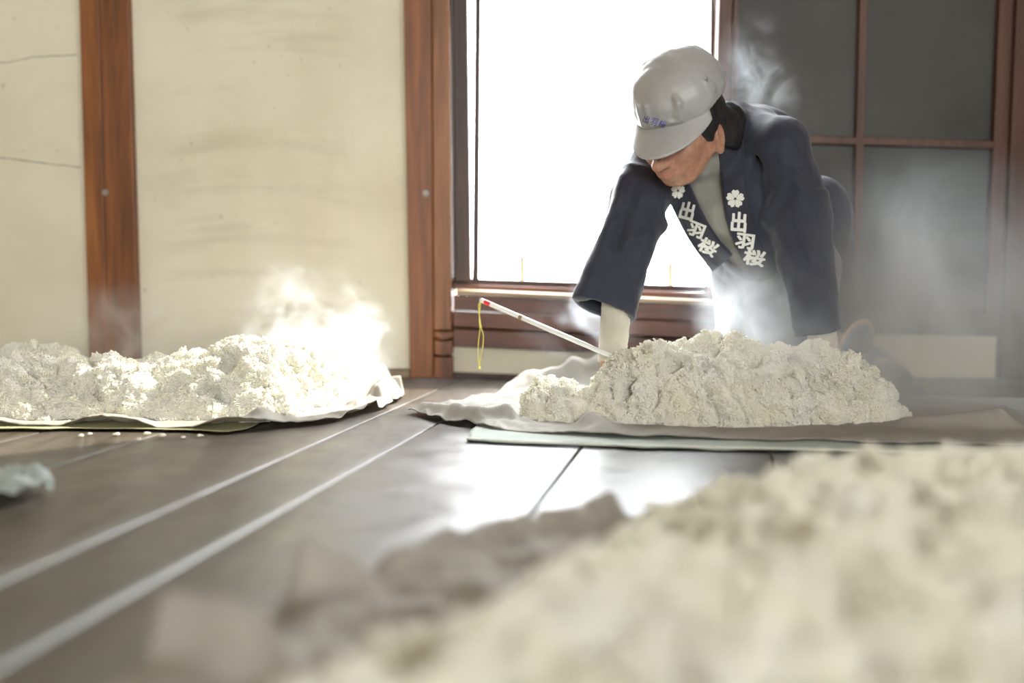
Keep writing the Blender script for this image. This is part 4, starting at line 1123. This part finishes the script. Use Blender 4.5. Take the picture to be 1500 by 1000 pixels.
def glyph(ch, bold=0.0):
    cu = bpy.data.curves.new('glyph', 'FONT'); cu.body = ch; cu.size = 1.0; cu.offset = bold; cu.resolution_u = 3
    cu.align_x = 'CENTER'
    o = bpy.data.objects.new('glyph', cu); COL.objects.link(o)
    bpy.context.view_layer.update()
    me = bpy.data.meshes.new_from_object(o.evaluated_get(bpy.context.evaluated_depsgraph_get()))
    V = np.array([v.co[:] for v in me.vertices]); F_ = [tuple(p.vertices) for p in me.polygons]
    bpy.data.objects.remove(o); bpy.data.curves.remove(cu); bpy.data.meshes.remove(me)
    if len(V):
        V[:, :2] -= (V[:, :2].max(0) + V[:, :2].min(0)) / 2
        V[:, :2] /= max(np.ptp(V[:, 0]), np.ptp(V[:, 1]))
    return V, F_
def blossom():
    V, F_ = [], []
    for k in range(5):
        a0 = math.radians(90 + 72 * k)
        pts = []
        for (r, da) in ((0.05, 0), (0.12, -34), (0.28, -35), (0.42, -30), (0.50, -13), (0.44, 0), (0.50, 13), (0.42, 30), (0.28, 35), (0.12, 34)):
            a = a0 + math.radians(da); pts.append((r * math.cos(a), r * math.sin(a), 0))
        b = len(V); V += pts
        c = len(V); V.append((0.3 * math.cos(a0), 0.3 * math.sin(a0), 0))
        F_ += [(c, b + i, b + (i + 1) % 10) for i in range(10)]
    return np.array(V), F_
def stamp(name, V, F_, cx, cy, w, hgt, ang, bvh, material, parent, off=0.0012, shear=0.0):
    ca, sa = math.cos(math.radians(ang)), math.sin(math.radians(ang))
    # cut into a fine mesh first so that the print follows the cloth
    bm = bmesh.new(); vv = [bm.verts.new((v[0], v[1], 0)) for v in V]
    for f in F_:
        try: bm.faces.new([vv[i] for i in f])
        except ValueError: pass
    bmesh.ops.triangulate(bm, faces=bm.faces)
    for _ in range(2):
        lg = [e for e in bm.edges if e.calc_length() > 0.22]
        if lg: bmesh.ops.subdivide_edges(bm, edges=lg, cuts=1); bmesh.ops.triangulate(bm, faces=bm.faces)
    bad = []
    for v in bm.verts:
        x, y = (v.co.x + shear * v.co.y) * w, -v.co.y * hgt
        hit = cast(bvh, cx + x * ca - y * sa, cy + x * sa + y * ca)
        if hit[0] is None: bad.append(v); continue
        n = hit[1] if hit[1].dot(hit[0] - CAMP) < 0 else -hit[1]
        v.co = hit[0] + n * off
    if bad: bmesh.ops.delete(bm, geom=bad, context='VERTS')
    me = bpy.data.meshes.new(name); bm.to_mesh(me); bm.free()
    o = obj(name, me, material, man, False)
    o.parent = parent; o.matrix_parent_inverse = parent.matrix_parent_inverse.inverted() @ Matrix.Identity(4) if False else Matrix.Identity(4)
    return o
def thick(V, F_, r=0.030):
    vs, fs = [], []
    for dx, dy in ((0, 0), (r, 0), (-r, 0), (0, r), (0, -r), (r * 0.7, r * 0.7), (-r * 0.7, r * 0.7), (r * 0.7, -r * 0.7), (-r * 0.7, -r * 0.7)):
        b = len(vs); vs += [(v[0] + dx, v[1] + dy, 0) for v in V]; fs += [tuple(i + b for i in f) for f in F_]
    return np.array(vs), fs
FL = blossom()
for bd, bvh, marks in ((band_a, bvh_a, (('*', 993, 279, 20, 23, -8), ('出', 1007, 309, 21, 24, -14), ('羽', 1020, 336, 21, 19, -22), ('桜', 1037, 361, 25, 20, -28))),
                       (band_b, bvh_b, (('*', 1077, 291, 25, 25, -2), ('出', 1082, 325, 23, 26, -4), ('羽', 1091, 353, 24, 20, -8), ('桜', 1105, 377, 28, 21, -10)))):
    for ch, cx, cy, w, hh, an in marks:
        V, F_ = FL if ch == '*' else thick(*glyph(ch, 0.012))
        o = stamp('blossom_print' if ch == '*' else 'letter_print', V, F_, cx, cy, w * 1.1, hh * 1.1, -an, bvh, M['print'], bd)
capbvh = BVHTree.FromPolygons([tuple(v) for v in CV], [tuple(f) for f in CF])
for ch, cx, cy in (('出', 947, 174.5), ('羽', 958, 178), ('桜', 970.5, 181)):
    V, F_ = glyph(ch, 0.0)
    stamp('letter_print', V, F_, cx, cy, 10, 11, 15, capbvh, M['embroid'], cap, 0.0012, 0.15)

# knitted arm covers
def cover(a, b, r0, r1):
    n = 46
    return tube([a + (b - a) * (i / n) for i in range(n + 1)], [(r0 + (r1 - r0) * i / n) * (1 + 0.012 * math.sin(i * 2.2) + 0.012 * math.sin(i * 0.7)) for i in range(n + 1)], 28, 'arm_cover')
obj('arm_cover', cover(Vector(K(905, 425, 2.205)), Vector(K(896, 531, 2.18)), 0.0335, 0.0315), M['cover'], man, True)
obj('arm_cover', cover(Vector(K(1200, 460, 2.222)), Vector(K(1208, 518, 2.216)), 0.032, 0.032), M['cover'], man, True)

# trousers and shoes
T = Field(np.array([0.36, 2.18, 0.0]), np.array([1.15, 2.8, 0.46]), 0.0045)
T.ell(K(1152, 375, 2.53), (0.125, 0.115, 0.115), None, 0.02)
T.cone(K(1094, 392, 2.455), KR, 0.088, 0.062, 0.03); T.cone(K(1182, 395, 2.45), KL, 0.085, 0.062, 0.03)
T.cone(KR, AR, 0.060, 0.048, 0.02); T.cone(KL, AL, 0.060, 0.050, 0.02)
T.cone(K(1262, 512, 2.63), K(1330, 562, 2.60), 0.030, 0.030, 0.02)
T.wrinkle(lambda x, y, z: 0.006 * fbm(x * 20, y * 20, z * 9, 3, 65))
sl, x_, y_, z_ = T._sl(T.lo, T.lo + T.h * T.n); T.v = np.maximum(T.v, (0.006 - z_ + 0 * x_ + 0 * y_).astype(np.float32))
obj('trousers', T.mesh('trousers', 1)[0], M['trouser'], man, True)
def blob(name, parts, material, parent=man, res=0.003, cutz=None):
    lo = np.min([np.array(p[1]) - max(np.atleast_1d(p[-1]).max(), 0.02) - 0.05 for p in parts], 0); hi = np.max([np.array(p[1]) + max(np.atleast_1d(p[-1]).max(), 0.02) + 0.05 for p in parts], 0)
    for p in parts:
        if p[0] == 'c': lo = np.minimum(lo, p[2] - 0.08); hi = np.maximum(hi, p[2] + 0.08)
    f = Field(lo, hi, res)
    for p in parts:
        if p[0] == 'c': f.cone(p[1], p[2], p[3], p[4], 0.02)
        else: f.ell(p[1], p[3], p[2], 0.02)
    f.v = np.maximum(f.v, (0.003 - f._sl(f.lo, f.lo + f.h * f.n)[3]).astype(np.float32))
    return obj(name, f.mesh(name, 1)[0], material, parent, True)
sr = np.array([[0.94, 0.0, 0.34], [0.0, 1.0, 0.0], [-0.34, 0.0, 0.94]])
sh1 = blob('shoe', [('e', K(1254, 512, 2.60), sr, (0.036, 0.036, 0.072)), ('c', K(1250, 548, 2.60), K(1262, 556, 2.58), 0.03, 0.026)], M['shoe'])
so1 = blob('sole', [('e', K(1254, 508, 2.632), sr, (0.043, 0.013, 0.078))], M['sole'], sh1); so1.parent = sh1; so1.matrix_parent_inverse = Matrix.Identity(4)
sh2 = blob('shoe', [('e', K(1300, 560, 2.50), None, (0.055, 0.06, 0.052)), ('c', K(1315, 568, 2.50), K(1345, 580, 2.48), 0.034, 0.022)], M['shoe2'])
so2 = blob('sole', [('e', K(1296, 557, 2.535), None, (0.058, 0.03, 0.058))], M['sole'], sh2); so2.parent = sh2; so2.matrix_parent_inverse = Matrix.Identity(4)

# ------------------------------------------------------------------ steam
def steam(name, label, px, py, Y, rad, dens, scale, lo, hi, stretch=(1, 1, 0.8), tilt=(0, 0, 0), aniso=0.25, seed=0.0, soft=0.9, step=1.0, ragged=0.9):
    c = P(px, py, Y)
    bm = bmesh.new(); bmesh.ops.create_icosphere(bm, subdivisions=3, radius=1.0)
    for v in bm.verts:                      # the steam ends at the floor
        v.co.z = max(v.co.z, (0.004 - c.z) / rad[2])
    me = bm_mesh(name, bm)
    m = bpy.data.materials.new(name); m.use_nodes = True
    nt = m.node_tree; nt.nodes.remove(bsdf(m))
    out = nt.nodes['Material Output']
    vs = nd(m, 'ShaderNodeVolumeScatter'); vs.inputs['Color'].default_value = (0.90, 0.95, 1.0, 1); vs.inputs['Anisotropy'].default_value = aniso
    tc_ = nd(m, 'ShaderNodeTexCoord')
    ln = nd(m, 'ShaderNodeVectorMath', operation='LENGTH'); lk(m, tc_, 'Object', ln, 0)
    mpb = coords(m, (1, 1, 0.8)); nb = noise_tex(m, mpb, scale * 0.45, 3, 0.6, 0.8)
    jit = nd(m, 'ShaderNodeMath', operation='MULTIPLY_ADD'); lk(m, nb, 'Fac', jit, 0); jit.inputs[1].default_value = ragged; jit.inputs[2].default_value = -0.31 * ragged
    edge_ = nd(m, 'ShaderNodeMath', operation='ADD'); lk(m, ln, 'Value', edge_, 0); lk(m, jit, 0, edge_, 1)
    mxm = nd(m, 'ShaderNodeMath', operation='MAXIMUM'); lk(m, edge_, 0, mxm, 0); lk(m, ln, 'Value', mxm, 1)
    fall = nd(m, 'ShaderNodeMapRange', interpolation_type='SMOOTHSTEP'); lk(m, mxm, 0, fall, 'Value')
    fall.inputs['From Min'].default_value = 0.96; fall.inputs['From Max'].default_value = 0.96 - soft
    mp = coords(m, stretch, tilt); mp.inputs['Location'].default_value = (seed, seed * 1.7, -seed)
    n = noise_tex(m, mp, scale, 5, 0.6, 1.4)
    nr_ = nd(m, 'ShaderNodeMapRange', interpolation_type='SMOOTHSTEP'); lk(m, n, 'Fac', nr_, 'Value')
    nr_.inputs['From Min'].default_value = lo; nr_.inputs['From Max'].default_value = hi
    a = nd(m, 'ShaderNodeMath', operation='MULTIPLY'); lk(m, fall, 'Result', a, 0); lk(m, nr_, 'Result', a, 1)
    b = nd(m, 'ShaderNodeMath', operation='MULTIPLY'); lk(m, a, 0, b, 0); b.inputs[1].default_value = dens
    lk(m, b, 0, vs, 'Density'); lk(m, vs, 0, out, 'Volume')
    m.cycles.volume_step_rate = step
    o = obj(name, me, m, None, True)
    o.location = c; o.scale = rad
    tag(o, label, 'steam', kind='stuff')
    return o
steam('steam', 'bright sunlit steam billowing up behind the spread-out rice', 435, 550, 2.42, (0.34, 0.18, 0.38), 34, 10, 0.40, 0.68, seed=2.0, soft=0.85)
steam('steam', 'thin low steam hanging over the spread-out rice by the brown post', 190, 500, 2.45, (0.45, 0.2, 0.24), 6, 7, 0.35, 0.7, seed=5.0)
steam('steam', 'white steam rising from the rice mound before the man\'s knees', 1085, 450, 2.21, (0.26, 0.12, 0.20), 13, 9, 0.36, 0.66, seed=8.0)
steam('steam', 'wisp of steam drifting behind the white cap and navy shoulder', 1098, 112, 2.55, (0.19, 0.12, 0.20), 5, 11, 0.42, 0.66, seed=11.0)
steam('steam', 'broad soft haze of steam before the dark panelled door', 1345, 500, 2.18, (0.50, 0.42, 0.54), 6.8, 3.6, 0.22, 0.66, seed=14.0, ragged=0.35)
steam('steam', 'thin steam between the thermometer and the man\'s planted arm', 850, 480, 2.45, (0.24, 0.15, 0.14), 8, 10, 0.40, 0.68, seed=17.0)
steam('steam', 'faint veil of steam in front of the slope of the tall rice mound', 1175, 535, 1.93, (0.30, 0.10, 0.15), 4.5, 7, 0.30, 0.68, seed=20.0, ragged=0.5)
